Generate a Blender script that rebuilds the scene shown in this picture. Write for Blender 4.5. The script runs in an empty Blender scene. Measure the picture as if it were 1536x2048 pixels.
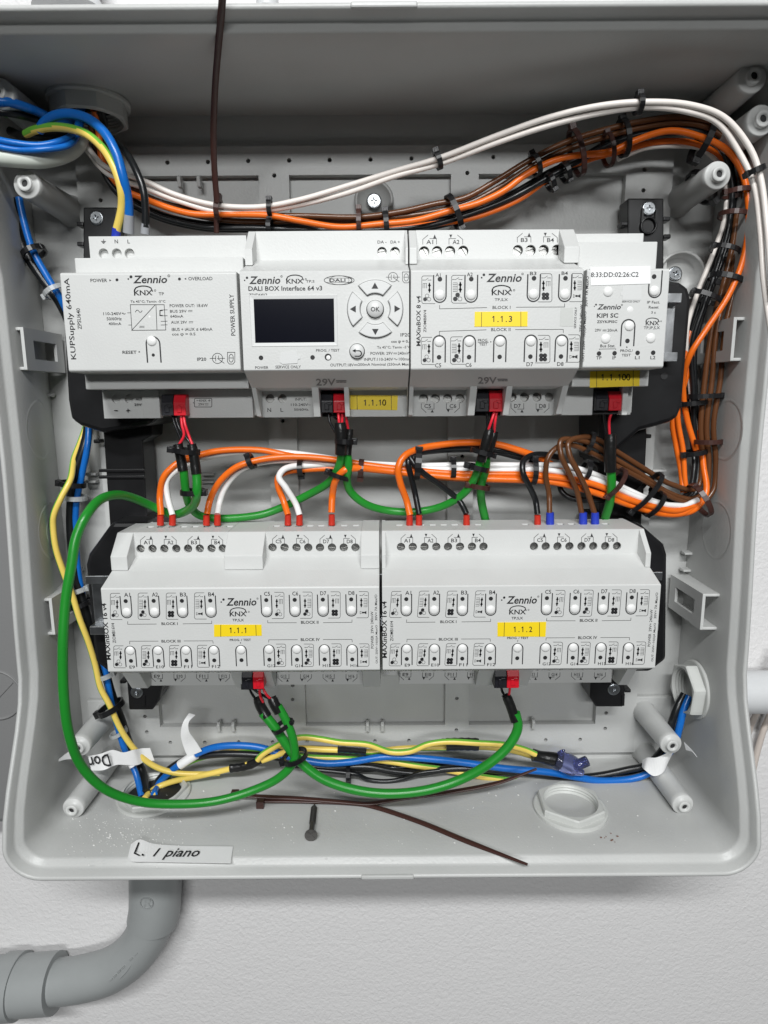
import bpy, bmesh, math, random
from mathutils import Vector, Matrix
random.seed(7)
SC = bpy.context.scene
COL = SC.collection
MM = 0.001
FPX = 1270.0
TH = math.atan(0.1803)
ROLL = math.radians(0.40)
# ---------------------------------------------------------------- camera
_R = Vector((1, 0, 0)); _U = Vector((0, math.sin(TH), math.cos(TH))); FWD = Vector((0, math.cos(TH), -math.sin(TH)))
CR = math.cos(ROLL)*_R - math.sin(ROLL)*_U
CU = math.cos(ROLL)*_U + math.sin(ROLL)*_R
cam = bpy.data.cameras.new('camera')
camo = bpy.data.objects.new('camera', cam); COL.objects.link(camo)
cam.sensor_fit = 'VERTICAL'; cam.sensor_height = 24.0; cam.lens = FPX/2048*24.0
cam.clip_start = 0.01; cam.clip_end = 50
camo.matrix_world = Matrix(((CR.x, CU.x, -FWD.x, 0), (CR.y, CU.y, -FWD.y, 0), (CR.z, CU.z, -FWD.z, 0), (0, 0, 0, 1)))
SC.camera = camo
# ---------------------------------------------------------------- room light
W = bpy.data.worlds.new('World'); SC.world = W; W.use_nodes = True
bg = W.node_tree.nodes['Background']; bg.inputs[0].default_value = (0.93, 0.97, 1.0, 1); bg.inputs[1].default_value = 0.025
def area(name, loc, target, sx, sy, watts, col=(0.985, 1.0, 1.0)):
    l = bpy.data.lights.new(name, 'AREA'); l.shape = 'RECTANGLE'; l.size = sx; l.size_y = sy; l.energy = watts; l.color = col
    o = bpy.data.objects.new(name, l); COL.objects.link(o); o.location = loc
    o.rotation_euler = (Vector(target)-Vector(loc)).to_track_quat('-Z', 'Y').to_euler()
    return o
area('ceiling_lamp_near', (-0.05, 0.39-1.25, 0.93), (0, 0.39, -0.05), 0.9, 0.09, 23)
area('ceiling_lamp_far', (0.1, 0.39-3.0, 0.86), (0, 0.39, 0.05), 1.6, 0.24, 37)
SC.view_settings.view_transform = 'Standard'; SC.view_settings.look = 'None'
SC.view_settings.exposure = 0.0; SC.view_settings.gamma = 1.0
# ---------------------------------------------------------------- pixel (of the 1536x2048 photograph) + depth plane -> place in mm
def ray(px, py):
    d = FWD + CR*((px-768)/FPX) - CU*((py-1024)/FPX)
    return d/d.y
def P(px, py, d): return ray(px, py)*d
def PZ(px, py, z):
    r = ray(px, py); return r*(z/r.z)
def PX(px, py, x):
    r = ray(px, py); return r*(x/r.x)
def ppm(px, py, d):                       # pixels per mm there
    return FPX*(ray(px, py).dot(FWD)**-1)**-1/ (ray(px, py).dot(FWD)**2) / d if False else FPX/(ray(px, py).dot(FWD)*d)
# ---------------------------------------------------------------- materials
def mat(name, col, rough=0.5, metal=0.0, grain=0.0, gscale=900, spec=0.5, var=0.0, vscale=40, trans=0.0, alpha=1.0, coat=0.0, ior=1.45):
    m = bpy.data.materials.new(name); m.use_nodes = True
    nt = m.node_tree; b = nt.nodes['Principled BSDF']
    b.inputs['Base Color'].default_value = (*col, 1); b.inputs['Roughness'].default_value = rough
    b.inputs['Metallic'].default_value = metal; b.inputs['Specular IOR Level'].default_value = spec
    b.inputs['Transmission Weight'].default_value = trans; b.inputs['IOR'].default_value = ior
    b.inputs['Coat Weight'].default_value = coat
    tc = nt.nodes.new('ShaderNodeTexCoord')
    if grain:
        n = nt.nodes.new('ShaderNodeTexNoise'); n.inputs['Scale'].default_value = gscale; n.inputs['Detail'].default_value = 3
        bp = nt.nodes.new('ShaderNodeBump'); bp.inputs['Strength'].default_value = grain; bp.inputs['Distance'].default_value = 0.0004
        nt.links.new(tc.outputs['Object'], n.inputs['Vector']); nt.links.new(n.outputs['Fac'], bp.inputs['Height'])
        nt.links.new(bp.outputs['Normal'], b.inputs['Normal'])
    if var:
        n2 = nt.nodes.new('ShaderNodeTexNoise'); n2.inputs['Scale'].default_value = vscale; n2.inputs['Detail'].default_value = 5
        mx = nt.nodes.new('ShaderNodeMapRange'); mx.inputs['From Min'].default_value = 0.3; mx.inputs['From Max'].default_value = 0.7
        mx.inputs['To Min'].default_value = 1-var; mx.inputs['To Max'].default_value = 1+var*0.5
        mul = nt.nodes.new('ShaderNodeVectorMath'); mul.operation = 'SCALE'; mul.inputs[0].default_value = col
        nt.links.new(tc.outputs['Object'], n2.inputs['Vector']); nt.links.new(n2.outputs['Fac'], mx.inputs['Value'])
        nt.links.new(mx.outputs['Result'], mul.inputs['Scale']); nt.links.new(mul.outputs[0], b.inputs['Base Color'])
        mr = nt.nodes.new('ShaderNodeMapRange'); mr.inputs['To Min'].default_value = rough*0.8; mr.inputs['To Max'].default_value = min(1, rough*1.2)
        nt.links.new(n2.outputs['Fac'], mr.inputs['Value']); nt.links.new(mr.outputs['Result'], b.inputs['Roughness'])
    return m
M = dict(
 box=mat('box_grey_plastic', (0.51, 0.515, 0.505), 0.36, grain=0.25, gscale=700, var=0.09, vscale=14),
 boss=mat('boss_grey_plastic', (0.54, 0.545, 0.535), 0.38, grain=0.12),
 device=mat('device_light_grey', (0.61, 0.615, 0.605), 0.42, grain=0.18, gscale=1100, var=0.02, vscale=60),
 face=mat('face_light_grey', (0.64, 0.645, 0.64), 0.38, grain=0.10, gscale=1300),
 button=mat('button_white', (0.80, 0.80, 0.79), 0.3),
 ink=mat('black_print', (0.012, 0.012, 0.014), 0.5),
 inkgrey=mat('embossed_grey_print', (0.22, 0.22, 0.22), 0.6),
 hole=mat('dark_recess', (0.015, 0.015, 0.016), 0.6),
 screen=mat('dark_glass', (0.004, 0.0045, 0.009), 0.16, spec=0.2),
 black=mat('black_plastic', (0.010, 0.010, 0.011), 0.33, var=0.25, vscale=60),
 tie_black=mat('black_nylon', (0.009, 0.009, 0.010), 0.34),
 tie_brown=mat('brown_nylon', (0.050, 0.020, 0.016), 0.34),
 tie_clear=mat('clear_nylon', (0.62, 0.64, 0.64), 0.35, trans=0.45),
 steel=mat('zinc_steel', (0.62, 0.64, 0.66), 0.30, metal=1.0, grain=0.1, var=0.2, vscale=120),
 screw=mat('bright_screw', (0.42, 0.44, 0.46), 0.30, metal=1.0),
 darkscrew=mat('phosphate_screw', (0.13, 0.125, 0.12), 0.4, metal=0.8, grain=0.2),
 termscrew=mat('terminal_screw_metal', (0.32, 0.32, 0.31), 0.36, metal=1.0, grain=0.1),
 red=mat('red_plastic', (0.58, 0.010, 0.022), 0.35),
 conblack=mat('connector_black', (0.012, 0.012, 0.016), 0.4),
 green=mat('green_jacket', (0.016, 0.235, 0.024), 0.30, grain=0.10, gscale=300, var=0.05),
 orange=mat('orange_insulation', (0.83, 0.155, 0.012), 0.27, grain=0.05, gscale=300, var=0.07),
 white=mat('white_insulation', (0.80, 0.745, 0.70), 0.30, grain=0.05, gscale=300, var=0.04),
 pwhite=mat('pure_white_insulation', (0.84, 0.83, 0.82), 0.3),
 brown=mat('brown_insulation', (0.115, 0.045, 0.018), 0.24, var=0.12),
 blackw=mat('black_insulation', (0.010, 0.011, 0.012), 0.28),
 blue=mat('blue_insulation', (0.008, 0.135, 0.50), 0.28, var=0.06),
 yellow=mat('yellow_insulation', (0.82, 0.61, 0.13), 0.30, var=0.05),
 ygreen=mat('green_stripe_insulation', (0.16, 0.46, 0.05), 0.30),
 lead_red=mat('lead_red', (0.75, 0.025, 0.045), 0.3),
 tape=mat('black_tape', (0.010, 0.010, 0.010), 0.28, grain=0.8, gscale=260),
 fer_red=mat('ferrule_red', (0.50, 0.028, 0.014), 0.33),
 fer_blue=mat('ferrule_blue', (0.02, 0.045, 0.42), 0.33),
 fer_grey=mat('ferrule_grey', (0.30, 0.31, 0.33), 0.4),
 nut=mat('locknut_grey', (0.55, 0.56, 0.54), 0.35, grain=0.1),
 label_y=mat('yellow_label', (0.90, 0.66, 0.015), 0.4),
 label_w=mat('white_label', (0.84, 0.84, 0.84), 0.45),
 paper=mat('white_tape_label', (0.82, 0.82, 0.82), 0.4, var=0.02),
 pipe=mat('grey_conduit', (0.32, 0.335, 0.335), 0.42, grain=0.15, gscale=500, var=0.06, vscale=30),
 pipe_w=mat('white_conduit', (0.62, 0.63, 0.64), 0.4, var=0.04),
 sheath=mat('pale_sheath', (0.62, 0.66, 0.60), 0.38, grain=0.5, gscale=120, var=0.08),
 cream=mat('cream_cable', (0.62, 0.55, 0.50), 0.4),
 neighbour=mat('neighbour_grey', (0.20, 0.20, 0.20), 0.5, grain=0.2),
 cap=mat('violet_clear_plastic', (0.36, 0.40, 0.74), 0.08, trans=0.92, ior=1.4),
 crumb=mat('plaster_crumb', (0.8, 0.8, 0.78), 0.8), smear=mat('rust_smear', (0.20, 0.10, 0.07), 0.8),
 copper=mat('bare_copper', (0.8, 0.4, 0.2), 0.3, metal=1.0),
)
def wall_mat():
    m = bpy.data.materials.new('textured_plaster'); m.use_nodes = True; nt = m.node_tree; b = nt.nodes['Principled BSDF']
    b.inputs['Base Color'].default_value = (0.71, 0.70, 0.70, 1); b.inputs['Roughness'].default_value = 0.75
    tc = nt.nodes.new('ShaderNodeTexCoord')
    n = nt.nodes.new('ShaderNodeTexNoise'); n.inputs['Scale'].default_value = 330; n.inputs['Detail'].default_value = 4; n.inputs['Distortion'].default_value = 0.6
    n2 = nt.nodes.new('ShaderNodeTexNoise'); n2.inputs['Scale'].default_value = 60; n2.inputs['Detail'].default_value = 3
    ad = nt.nodes.new('ShaderNodeMath'); ad.operation = 'MULTIPLY_ADD'; ad.inputs[1].default_value = 0.6
    bp = nt.nodes.new('ShaderNodeBump'); bp.inputs['Strength'].default_value = 0.42; bp.inputs['Distance'].default_value = 0.0016
    nt.links.new(tc.outputs['Object'], n.inputs['Vector']); nt.links.new(tc.outputs['Object'], n2.inputs['Vector'])
    nt.links.new(n2.outputs['Fac'], ad.inputs[0]); nt.links.new(n.outputs['Fac'], ad.inputs[2])
    nt.links.new(ad.outputs[0], bp.inputs['Height']); nt.links.new(bp.outputs['Normal'], b.inputs['Normal'])
    return m
M['wall'] = wall_mat()
# ---------------------------------------------------------------- mesh builder (all in mm)
class MB:
    def __init__(s): s.v = []; s.f = []; s.m = []; s.sm = []
    def add(s, vs, fs, mi=0, smooth=False):
        k = len(s.v); s.v += [tuple(v) for v in vs]
        for f in fs: s.f.append(tuple(i+k for i in f)); s.m.append(mi); s.sm.append(smooth)
        return s
    def box(s, x0, x1, y0, y1, z0, z1, mi=0):
        v = [(x, y, z) for x in (x0, x1) for y in (y0, y1) for z in (z0, z1)]
        return s.add(v, [(0, 1, 3, 2), (4, 6, 7, 5), (0, 4, 5, 1), (2, 3, 7, 6), (0, 2, 6, 4), (1, 5, 7, 3)], mi)
    def prism(s, prof, x0, x1, mi=0):      # prof: list of (d, z), extruded along x
        n = len(prof); v = [(x0, d, z) for d, z in prof]+[(x1, d, z) for d, z in prof]
        return s.add(v, [tuple(range(n)), tuple(range(2*n-1, n-1, -1))]+[(i, i+n, (i+1) % n+n, (i+1) % n) for i in range(n)], mi)
    def prism_y(s, prof, y0, y1, mi=0):    # prof: list of (x, z), extruded along y
        n = len(prof); v = [(x, y0, z) for x, z in prof]+[(x, y1, z) for x, z in prof]
        return s.add(v, [tuple(range(n)), tuple(range(2*n-1, n-1, -1))]+[(i, i+n, (i+1) % n+n, (i+1) % n) for i in range(n)], mi)
    def obox(s, c, ax, ay, az, hx, hy, hz, mi=0):
        v = [c+ax*(a*hx)+ay*(b*hy)+az*(e*hz) for a in (-1, 1) for b in (-1, 1) for e in (-1, 1)]
        return s.add(v, [(0, 1, 3, 2), (4, 6, 7, 5), (0, 4, 5, 1), (2, 3, 7, 6), (0, 2, 6, 4), (1, 5, 7, 3)], mi)
    def loft(s, rings, close=True, mi=0, smooth=True, cap0=False, cap1=False):
        n = len(rings[0]); v = [p for r in rings for p in r]; f = []
        for i in range(len(rings)-1):
            for j in range(n if close else n-1):
                a = i*n+j; b = i*n+(j+1) % n; f.append((a, b, b+n, a+n))
        s.add(v, f, mi, smooth)
        if cap0: s.add(rings[0], [tuple(range(n-1, -1, -1))], mi)
        if cap1: s.add(rings[-1], [tuple(range(n))], mi)
        return s
    def lathe(s, c, axis, prof, n=24, mi=0, smooth=True, cap0=True, cap1=True):   # prof: (radius, along)
        axis = Vector(axis).normalized(); u = axis.orthogonal().normalized(); w = axis.cross(u)
        rings = [[Vector(c)+axis*h+(u*math.cos(2*math.pi*k/n)+w*math.sin(2*math.pi*k/n))*r for k in range(n)] for r, h in prof]
        return s.loft(rings, True, mi, smooth, cap0, cap1)
    def tube(s, pts, rad, n=12, mi=0, caps=True, sub=6, mfun=None, flat=None):
        pts = spline(pts, sub) if sub > 1 else [Vector(p) for p in pts]
        N = len(pts); R = rad if callable(rad) else (lambda t: rad)
        up = None; rings = []
        for i, p in enumerate(pts):
            t = (pts[min(i+1, N-1)]-pts[max(i-1, 0)])
            t = t.normalized() if t.length > 1e-9 else Vector((0, 0, 1))
            if up is None: up = t.orthogonal().normalized() if flat is None else (Vector(flat)-t*t.dot(Vector(flat))).normalized()
            up = (up-t*up.dot(t)).normalized(); w = t.cross(up)
            r = R(i/(N-1)); rr = r if isinstance(r, tuple) else (r, r)
            rings.append([p+up*(math.cos(2*math.pi*k/n)*rr[0])+w*(math.sin(2*math.pi*k/n)*rr[1]) for k in range(n)])
        k0 = len(s.f)
        s.loft(rings, True, mi, True, caps, caps)
        if mfun:
            for i in range(N-1):
                for k in range(n): s.m[k0+i*n+k] = mfun(i/(N-1), k/n)
        return s
    def mesh(s, name, mats, origin):
        me = bpy.data.meshes.new(name); o = origin
        me.from_pydata([((x-o[0])*MM, (y-o[1])*MM, (z-o[2])*MM) for x, y, z in s.v], [], s.f)
        for m_ in (mats if isinstance(mats, (list, tuple)) else [mats]): me.materials.append(M[m_] if isinstance(m_, str) else m_)
        me.polygons.foreach_set('material_index', s.m); me.polygons.foreach_set('use_smooth', s.sm)
        b = bmesh.new(); b.from_mesh(me); bmesh.ops.recalc_face_normals(b, faces=b.faces); b.to_mesh(me); b.free()
        me.update(); return me
def spline(pts, sub):
    p = [Vector(q) for q in pts]
    if len(p) < 3: return p
    out = []
    q = [p[0]*2-p[1]]+p+[p[-1]*2-p[-2]]
    for i in range(1, len(q)-2):
        a, b, c, d = q[i-1:i+3]
        ta = max((b-a).length, 1e-6)**0.5; tb = max((c-b).length, 1e-6)**0.5; tc = max((d-c).length, 1e-6)**0.5
        m1 = ((b-a)/ta-(c-a)/(ta+tb)+(c-b)/tb)*tb; m2 = ((c-b)/tb-(d-b)/(tb+tc)+(d-c)/tc)*tb
        for k in range(sub):
            t = k/sub; t2 = t*t; t3 = t2*t
            out.append(b*(2*t3-3*t2+1)+m1*(t3-2*t2+t)+c*(-2*t3+3*t2)+m2*(t3-t2))
    out.append(p[-1]); return out
ORG = {}
def empty(name, origin, label=None, cat=None, group=None):
    o = bpy.data.objects.new(name, None); COL.objects.link(o); o.empty_display_size = 0.01
    o.location = Vector(origin)*MM; ORG[o.name] = Vector(origin); tag(o, label, cat, group); return o
def tag(o, label=None, cat=None, group=None, kind=None):
    for k, v in (('label', label), ('category', cat), ('group', group), ('kind', kind)):
        if v: o[k] = v
    return o
def obj(name, mb, mats, parent=None, origin=None, bevel=0, kind=None, label=None, seg=2):
    if origin is None:
        if isinstance(mb, MB):
            n = len(mb.v); origin = Vector([sum(v[i] for v in mb.v)/n for i in range(3)])
        else: origin = Vector((0, 0, 0))
    origin = Vector(origin)
    me = mb.mesh(name, mats, origin) if isinstance(mb, MB) else mb
    o = bpy.data.objects.new(name, me); COL.objects.link(o); ORG[o.name] = origin
    if parent is not None: o.parent = parent; o.location = (origin-ORG[parent.name])*MM
    else: o.location = origin*MM
    if bevel:
        b = o.modifiers.new('bevel', 'BEVEL'); b.width = bevel*MM; b.segments = seg; b.limit_method = 'ANGLE'; b.angle_limit = math.radians(30); b.harden_normals = False
    if kind: o['kind'] = kind
    if label: o['label'] = label
    return o
def inst(name, me, origin, parent, rot=None):
    o = bpy.data.objects.new(name, me); COL.objects.link(o); o.parent = parent
    o.location = (Vector(origin)-ORG[parent.name])*MM; ORG[o.name] = Vector(origin)
    if rot: o.rotation_euler = rot
    return o
def copy_tree(o, parent=None):
    c = o.copy(); COL.objects.link(c); c.parent = parent
    ORG[c.name] = ORG[o.name].copy()
    for ch in [x for x in o.children]: copy_tree(ch, c)
    return c
def plate(outer, holes, thick):           # 2-D sheet with real holes -> (verts (u,v,w), faces)
    c = bpy.data.curves.new('tmp', 'CURVE'); c.dimensions = '2D'; c.fill_mode = 'BOTH'; c.extrude = thick/2
    for pts in [outer]+holes:
        sp = c.splines.new('POLY'); sp.points.add(len(pts)-1); sp.use_cyclic_u = True
        for a, q in zip(sp.points, pts): a.co = (q[0], q[1], 0, 1)
    o = bpy.data.objects.new('tmp', c); m = bpy.data.meshes.new_from_object(o)
    vs = [tuple(v.co) for v in m.vertices]; fs = [tuple(p.vertices) for p in m.polygons]
    bpy.data.objects.remove(o); bpy.data.curves.remove(c); bpy.data.meshes.remove(m)
    return vs, fs
def circ(x, z, r, n=20): return [(x+r*math.cos(2*math.pi*k/n), z+r*math.sin(2*math.pi*k/n)) for k in range(n)]
def rect(x0, x1, z0, z1): return [(x0, z0), (x1, z0), (x1, z1), (x0, z1)]
_tc = {}
def glyphs(s, bold, ital):
    k = (s, bold, ital)
    if k not in _tc:
        c = bpy.data.curves.new('t', 'FONT'); c.body = s; c.resolution_u = 2; c.offset = 0.020 if bold else 0.010; c.shear = 0.22 if ital else 0
        o = bpy.data.objects.new('t', c); m = bpy.data.meshes.new_from_object(o)
        vs = [(v.co.x, v.co.y) for v in m.vertices]; fs = [tuple(p.vertices) for p in m.polygons]
        bpy.data.objects.remove(o); bpy.data.curves.remove(c); bpy.data.meshes.remove(m)
        _tc[k] = (vs, fs, min(a for a, b in vs), max(a for a, b in vs), min(b for a, b in vs), max(b for a, b in vs))
    return _tc[k]
class Ink:
    """flat print on a plane; coordinates are those of a crop of the photograph (ox, oy, scale)"""
    def __init__(s, ox, oy, sc, d=None, z=None, lift=0.07, n=None):
        s.o = (ox, oy, sc); s.d = d; s.z = z; s.lift = lift; s.mb = MB()
    def pt(s, x, y):
        px, py = s.o[0]+x/s.o[2], s.o[1]+y/s.o[2]
        if s.z is not None: return PZ(px, py, s.z)
        if callable(s.d):
            dd = 320
            for _ in range(4): dd = s.d(P(px, py, dd).z)
            return P(px, py, dd)+Vector((0, -s.lift, 0))
        return P(px, py, s.d)+Vector((0, -s.lift, 0))
    def poly(s, pts, mi=0):
        v = [s.pt(*p) for p in pts]; s.mb.add(v, [tuple(range(len(v)))], mi); return s
    def line(s, pts, w, mi=0, close=False):
        w *= 1.15
        if close: pts = pts+[pts[0]]
        for a, b in zip(pts, pts[1:]):
            dx, dy = b[0]-a[0], b[1]-a[1]; w = w; L = math.hypot(dx, dy) or 1; ux, uy = dx/L*w*.35, dy/L*w*.35; nx, ny = -dy/L*w/2, dx/L*w/2
            s.poly([(a[0]-ux+nx, a[1]-uy+ny), (b[0]+ux+nx, b[1]+uy+ny), (b[0]+ux-nx, b[1]+uy-ny), (a[0]-ux-nx, a[1]-uy-ny)], mi)
        return s
    def dot(s, x, y, r, n=12, mi=0, ry=None): return s.poly([(x+r*math.cos(2*math.pi*k/n), y+(ry or r)*math.sin(2*math.pi*k/n)) for k in range(n)], mi)
    def ring(s, x, y, r, w, n=16, a0=0, a1=360, ry=None):
        ry = ry or r; full = abs(a1-a0) >= 360
        pts = [(x+r*math.cos(math.radians(a0+(a1-a0)*k/n)), y-ry*math.sin(math.radians(a0+(a1-a0)*k/n))) for k in range(n+1)]
        return s.line(pts, w)
    def text(s, t, x0, y0, x1, y1, rot=0, bold=False, ital=False, mi=0):
        vs, fs, a0, a1, b0, b1 = glyphs(t, bold, ital)
        cx, cy = (x0+x1)/2, (y0+y1)/2; c = s.pt(cx, cy)
        w = (s.pt(x1, cy)-s.pt(x0, cy)); h = (s.pt(cx, y0)-s.pt(cx, y1))
        wl, hl = w.length, h.length
        ux = Vector((1, 0, 0)); uz = h.normalized() if (s.z is not None or callable(s.d)) else Vector((0, 0, 1))
        if s.z is not None: uz = Vector((0, 1, 0))
        if rot == 90: ux, uz = uz, -ux; wl, hl = hl, wl
        if isinstance(rot, tuple):
            a = math.radians(rot[0]); ux, uz = ux*math.cos(a)+uz*math.sin(a), uz*math.cos(a)-ux*math.sin(a)
        if isinstance(rot, tuple) is False and rot == 180: ux, uz = -ux, -uz
        v = [c+ux*(((a-a0)/(a1-a0)-.5)*wl)+uz*(((b-b0)/(b1-b0)-.5)*hl) for a, b in vs]
        s.mb.add(v, fs, mi); return s
    def done(s, name, parent, mats='ink'):
        return obj(name, s.mb, mats, parent)
# ================================================================ room wall
mb = MB(); mb.add([(-1500, 404, -1200), (1500, 404, -1200), (1500, 404, 1200), (-1500, 404, 1200)], [(0, 1, 2, 3)])
obj('wall', mb, 'wall', kind='structure')
# ================================================================ enclosure shell
ENC = empty('electrical_enclosure', (-5, 400, -43), 'open light grey plastic wall enclosure with curved rim holding two rows of modules', 'enclosure')
def sst(a, b, x): t = max(0, min(1, (x-a)/(b-a))); return t*t*(3-2*t)
def dr(z):
    base = 331+7*sst(-160, -20, z)
    base += (298-base)*(1-sst(-238, -150, z))
    base += (298-base)*sst(60, 150, z)
    return base
def rrect(x0, x1, z0, z1, r):
    pts = []
    for cx, cz, a0 in ((x1-r, z1-r, 0), (x0+r, z1-r, 90), (x0+r, z0+r, 180), (x1-r, z0+r, 270)):
        arc = [(cx+r*math.cos(math.radians(a0+90*k/8)), cz+r*math.sin(math.radians(a0+90*k/8))) for k in range(9)]
        if pts:
            a, b = pts[-1], arc[0]; pts += [(a[0]+(b[0]-a[0])*k/28, a[1]+(b[1]-a[1])*k/28) for k in range(1, 28)]
        pts += arc
    a, b = pts[-1], pts[0]; pts += [(a[0]+(b[0]-a[0])*k/28, a[1]+(b[1]-a[1])*k/28) for k in range(1, 28)]
    return pts
def ring(off, doff, back=False):
    if back: return [Vector((x, 400+doff, z)) for x, z in rrect(-206-off, 196+off, -245.5-off, 160+off, 7+off)]
    return [Vector((x*(1-(.016 if x > 0 else .006)*(1-sst(-235, -165, z))), dr(z)+doff, z)) for x, z in rrect(-197.5-off, 194.5+off, -245.5-off, 155.5+off, 12+off)]
mb = MB()
rings = [ring(0, 0, True), ring(0, 30), ring(0, 10), ring(0.6, 8.5), ring(3.2, 7.2), ring(4.0, 5.5), ring(4.3, 0.8), ring(4.8, 0.1), ring(5.8, -0.2), ring(6.8, 0.5), ring(7.4, 2.5), ring(7.6, 14), ring(8, 2, True)]
mb.loft(rings)
obj('shell', mb, 'box', ENC)
mb = MB(); mb.add([(-207, 400, -248), (197, 400, -248), (197, 400, 161), (-207, 400, 161)], [(0, 1, 2, 3)])
obj('back_wall', mb, 'box', ENC)
# small latch lip at the top and bottom rims
for (px, py, w, z) in ((768, 22, 14, 161.5), (775, 1757, 14, -250.6)):
    x = P(px, py, 298).x; mb = MB(); mb.box(x-w, x+w, 297.2, 306, z-1.6, z+0.8); obj('latch_lip', mb, 'box', ENC, bevel=0.7)
# mounting lattice with windows and holes
def pk(px, py, d=394): v = P(px, py, d); return v.x, v.z
ztop = pk(768, 290)[1]; zbot = pk(768, 1509)[1]; wt = pk(768, 348)[1]; wb = pk(768, 1452)[1]
holes = [rect(-151.5, -71, wb, wt), rect(-53.5, 40, wb, wt), rect(56, 141, wb, wt)]
dots = [(334, 324), (415, 323), (496, 321), (578, 320), (659, 319), (741, 318), (823, 316), (905, 315), (987, 313), (1069, 312), (1150, 311), (548, 350), (935, 345), (1290, 338), (1288, 380), (200, 400),
        (340, 1486), (409, 1486), (477, 1485), (545, 1485), (614, 1484), (682, 1484), (750, 1483), (818, 1482), (886, 1481), (954, 1481), (1022, 1480), (1092, 1481), (1161, 1480), (585, 1400), (586, 1464), (914, 1398), (913, 1461), (289, 1434), (293, 1465), (1213, 1427), (1211, 1458), (565, 842), (925, 913), (585, 1372)]
for q in dots:
    x, z = pk(*q)
    holes.append(circ(x, z, 1.25, 10))
vs, fs = plate(rect(-176, 168, zbot, ztop), holes, 5.0)
mb = MB(); mb.add([(u, 397.2-w, v) for u, v, w in vs], fs)
LAT = obj('mounting_lattice', mb, 'box', ENC, bevel=0.5)
for a_, b_ in ((168, 192), (-200, -176)): mb = MB(); mb.box(a_, b_, 396, 399.5, zbot-1, pk(768, 1400)[1]); obj('base_step', mb, 'box', ENC, bevel=0.6)
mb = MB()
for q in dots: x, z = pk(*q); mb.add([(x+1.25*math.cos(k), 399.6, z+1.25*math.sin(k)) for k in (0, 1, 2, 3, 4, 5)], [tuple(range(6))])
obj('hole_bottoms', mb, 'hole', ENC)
# raised round screw boss at the top centre
bx, bz = pk(748, 402, 395)
mb = MB(); mb.lathe((bx, 399, bz), (0, -1, 0), [(11.5, 0), (11.5, 5), (10.2, 6), (9.6, 5.4), (8.0, 1.0), (3, 0.6)], 28, cap0=False, cap1=False); obj('screw_boss', mb, 'box', ENC)
bx2, bz2 = pk(1362, 553, 393)
mb = MB(); mb.lathe((bx2, 399.5, bz2), (0, -1, 0), [(14.5, 0), (14.5, 7), (13.4, 7.4), (12.8, 6.6), (11.5, 0.8), (3, 0.6)], 28, cap0=False, cap1=False); obj('screw_boss', mb, 'box', ENC)
def star(r, w=0.34, n=4):
    pts = []
    for k in range(n):
        a = math.pi*2*k/n+0.4; b = a+math.pi/n
        for da, rr in ((-w/2, r), (w/2, r)): pts.append((rr*math.cos(a+da), rr*math.sin(a+da)))
        pts.append((r*0.34*math.cos(b), r*0.34*math.sin(b)))
    return pts
vs, fs = plate(circ(0, 0, 3.0, 24), [star(1.75)], 0.9)
mb = MB(); mb.add([(u, -0.45-w, v) for u, v, w in vs], fs); mb.lathe((0, 0.9, 0), (0, -1, 0), [(4.0, 0), (4.0, 0.7), (3.6, 1.15), (3.0, 1.35), (2.9, 0.9), (0.05, 0.6)], 26, cap1=False); mb.box(-.3, .3, -.3, 1.5, -.3, .3)
SCREW = mb.mesh('screw', ['screw'], (0, 0, 0))
def screw(px, py, d, parent, rot=0, sc=1.0):
    o = inst('screw', SCREW, P(px, py, d), parent, (0, rot, 0)); o.scale = (sc, sc, sc); return o
def cscrew(px, py, d, parent, rot=0, sc=1.0): return screw(px, py, d, parent, rot, sc)
cscrew(748, 402, 395, ENC, 0.3, 1.1); cscrew(1350, 548, 393, ENC, 0.8, 1.1)
# little ribs and hooks on the back
def rib(px, py, w, h, d0=388): x, z = pk(px, py, d0); mb = MB(); mb.prism([(398, z-h/2), (d0, z-h*.3), (d0, z+h*.3), (398, z+h/2)], x-w/2, x+w/2); obj('rib', mb, 'box', ENC, bevel=0.4)
for q in ((177, 949), (177, 964), (413, 949), (413, 964), (1320, 942), (1320, 955)): rib(q[0], q[1], 8.5, 2.4, 393)
for q in ((1378, 1108), (1375, 1142), (92, 790), (152, 1143), (88, 1153)): rib(q[0], q[1], 5, 2.4, 392)
def hook(px, py): x, z = pk(px, py, 391); mb = MB(); mb.prism([(396, z-3), (391, z-3), (390, z+2), (392, z+3.5), (396, z+3)], x-1, x+1); obj('hook', mb, 'box', ENC, bevel=0.3)
for q in ((358, 362), (397, 362), (437, 1455), (466, 1455), (735, 1455), (765, 1455), (1067, 1450)): hook(*q)
# threaded corner bosses
def post(px, py, df, r, r2=None):
    c = P(px, py, df); r2 = r2 or r*1.12
    mb = MB(); mb.lathe(c, (0, 1, 0), [(r*.30, 6), (r*.26, 0.0), (r*.52, -0.0), (r*.55, 0.3), (r*.55, 2.4), (r*.92, 2.4), (r, 2.9), (r*1.0, 6), (r*1.12, 400-df-6), (r*1.3, 400-df)], 30, cap0=True, cap1=False)
    o = obj('corner_boss', mb, 'boss', ENC)
    mb = MB(); mb.lathe(c, (0, 1, 0), [(r*.25, 2.0)], 14); mb.add([c+Vector((r*.27*math.cos(k*.6283), 1.2, r*.27*math.sin(k*.6283))) for k in range(10)], [tuple(range(10))])
    obj('boss_hole', mb, 'hole', o)
for a in ((1440, 347, 352, 6.9), (1528, 236, 341, 7.2), (1510, 150, 338, 7.0), (48, 366, 350, 6.9), (-6, 182, 340, 7.0), (155, 1497, 352, 6.5), (142, 1622, 338, 6.3), (1346, 1493, 352, 6.5), (1370, 1615, 338, 6.3)): post(*a)
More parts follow.
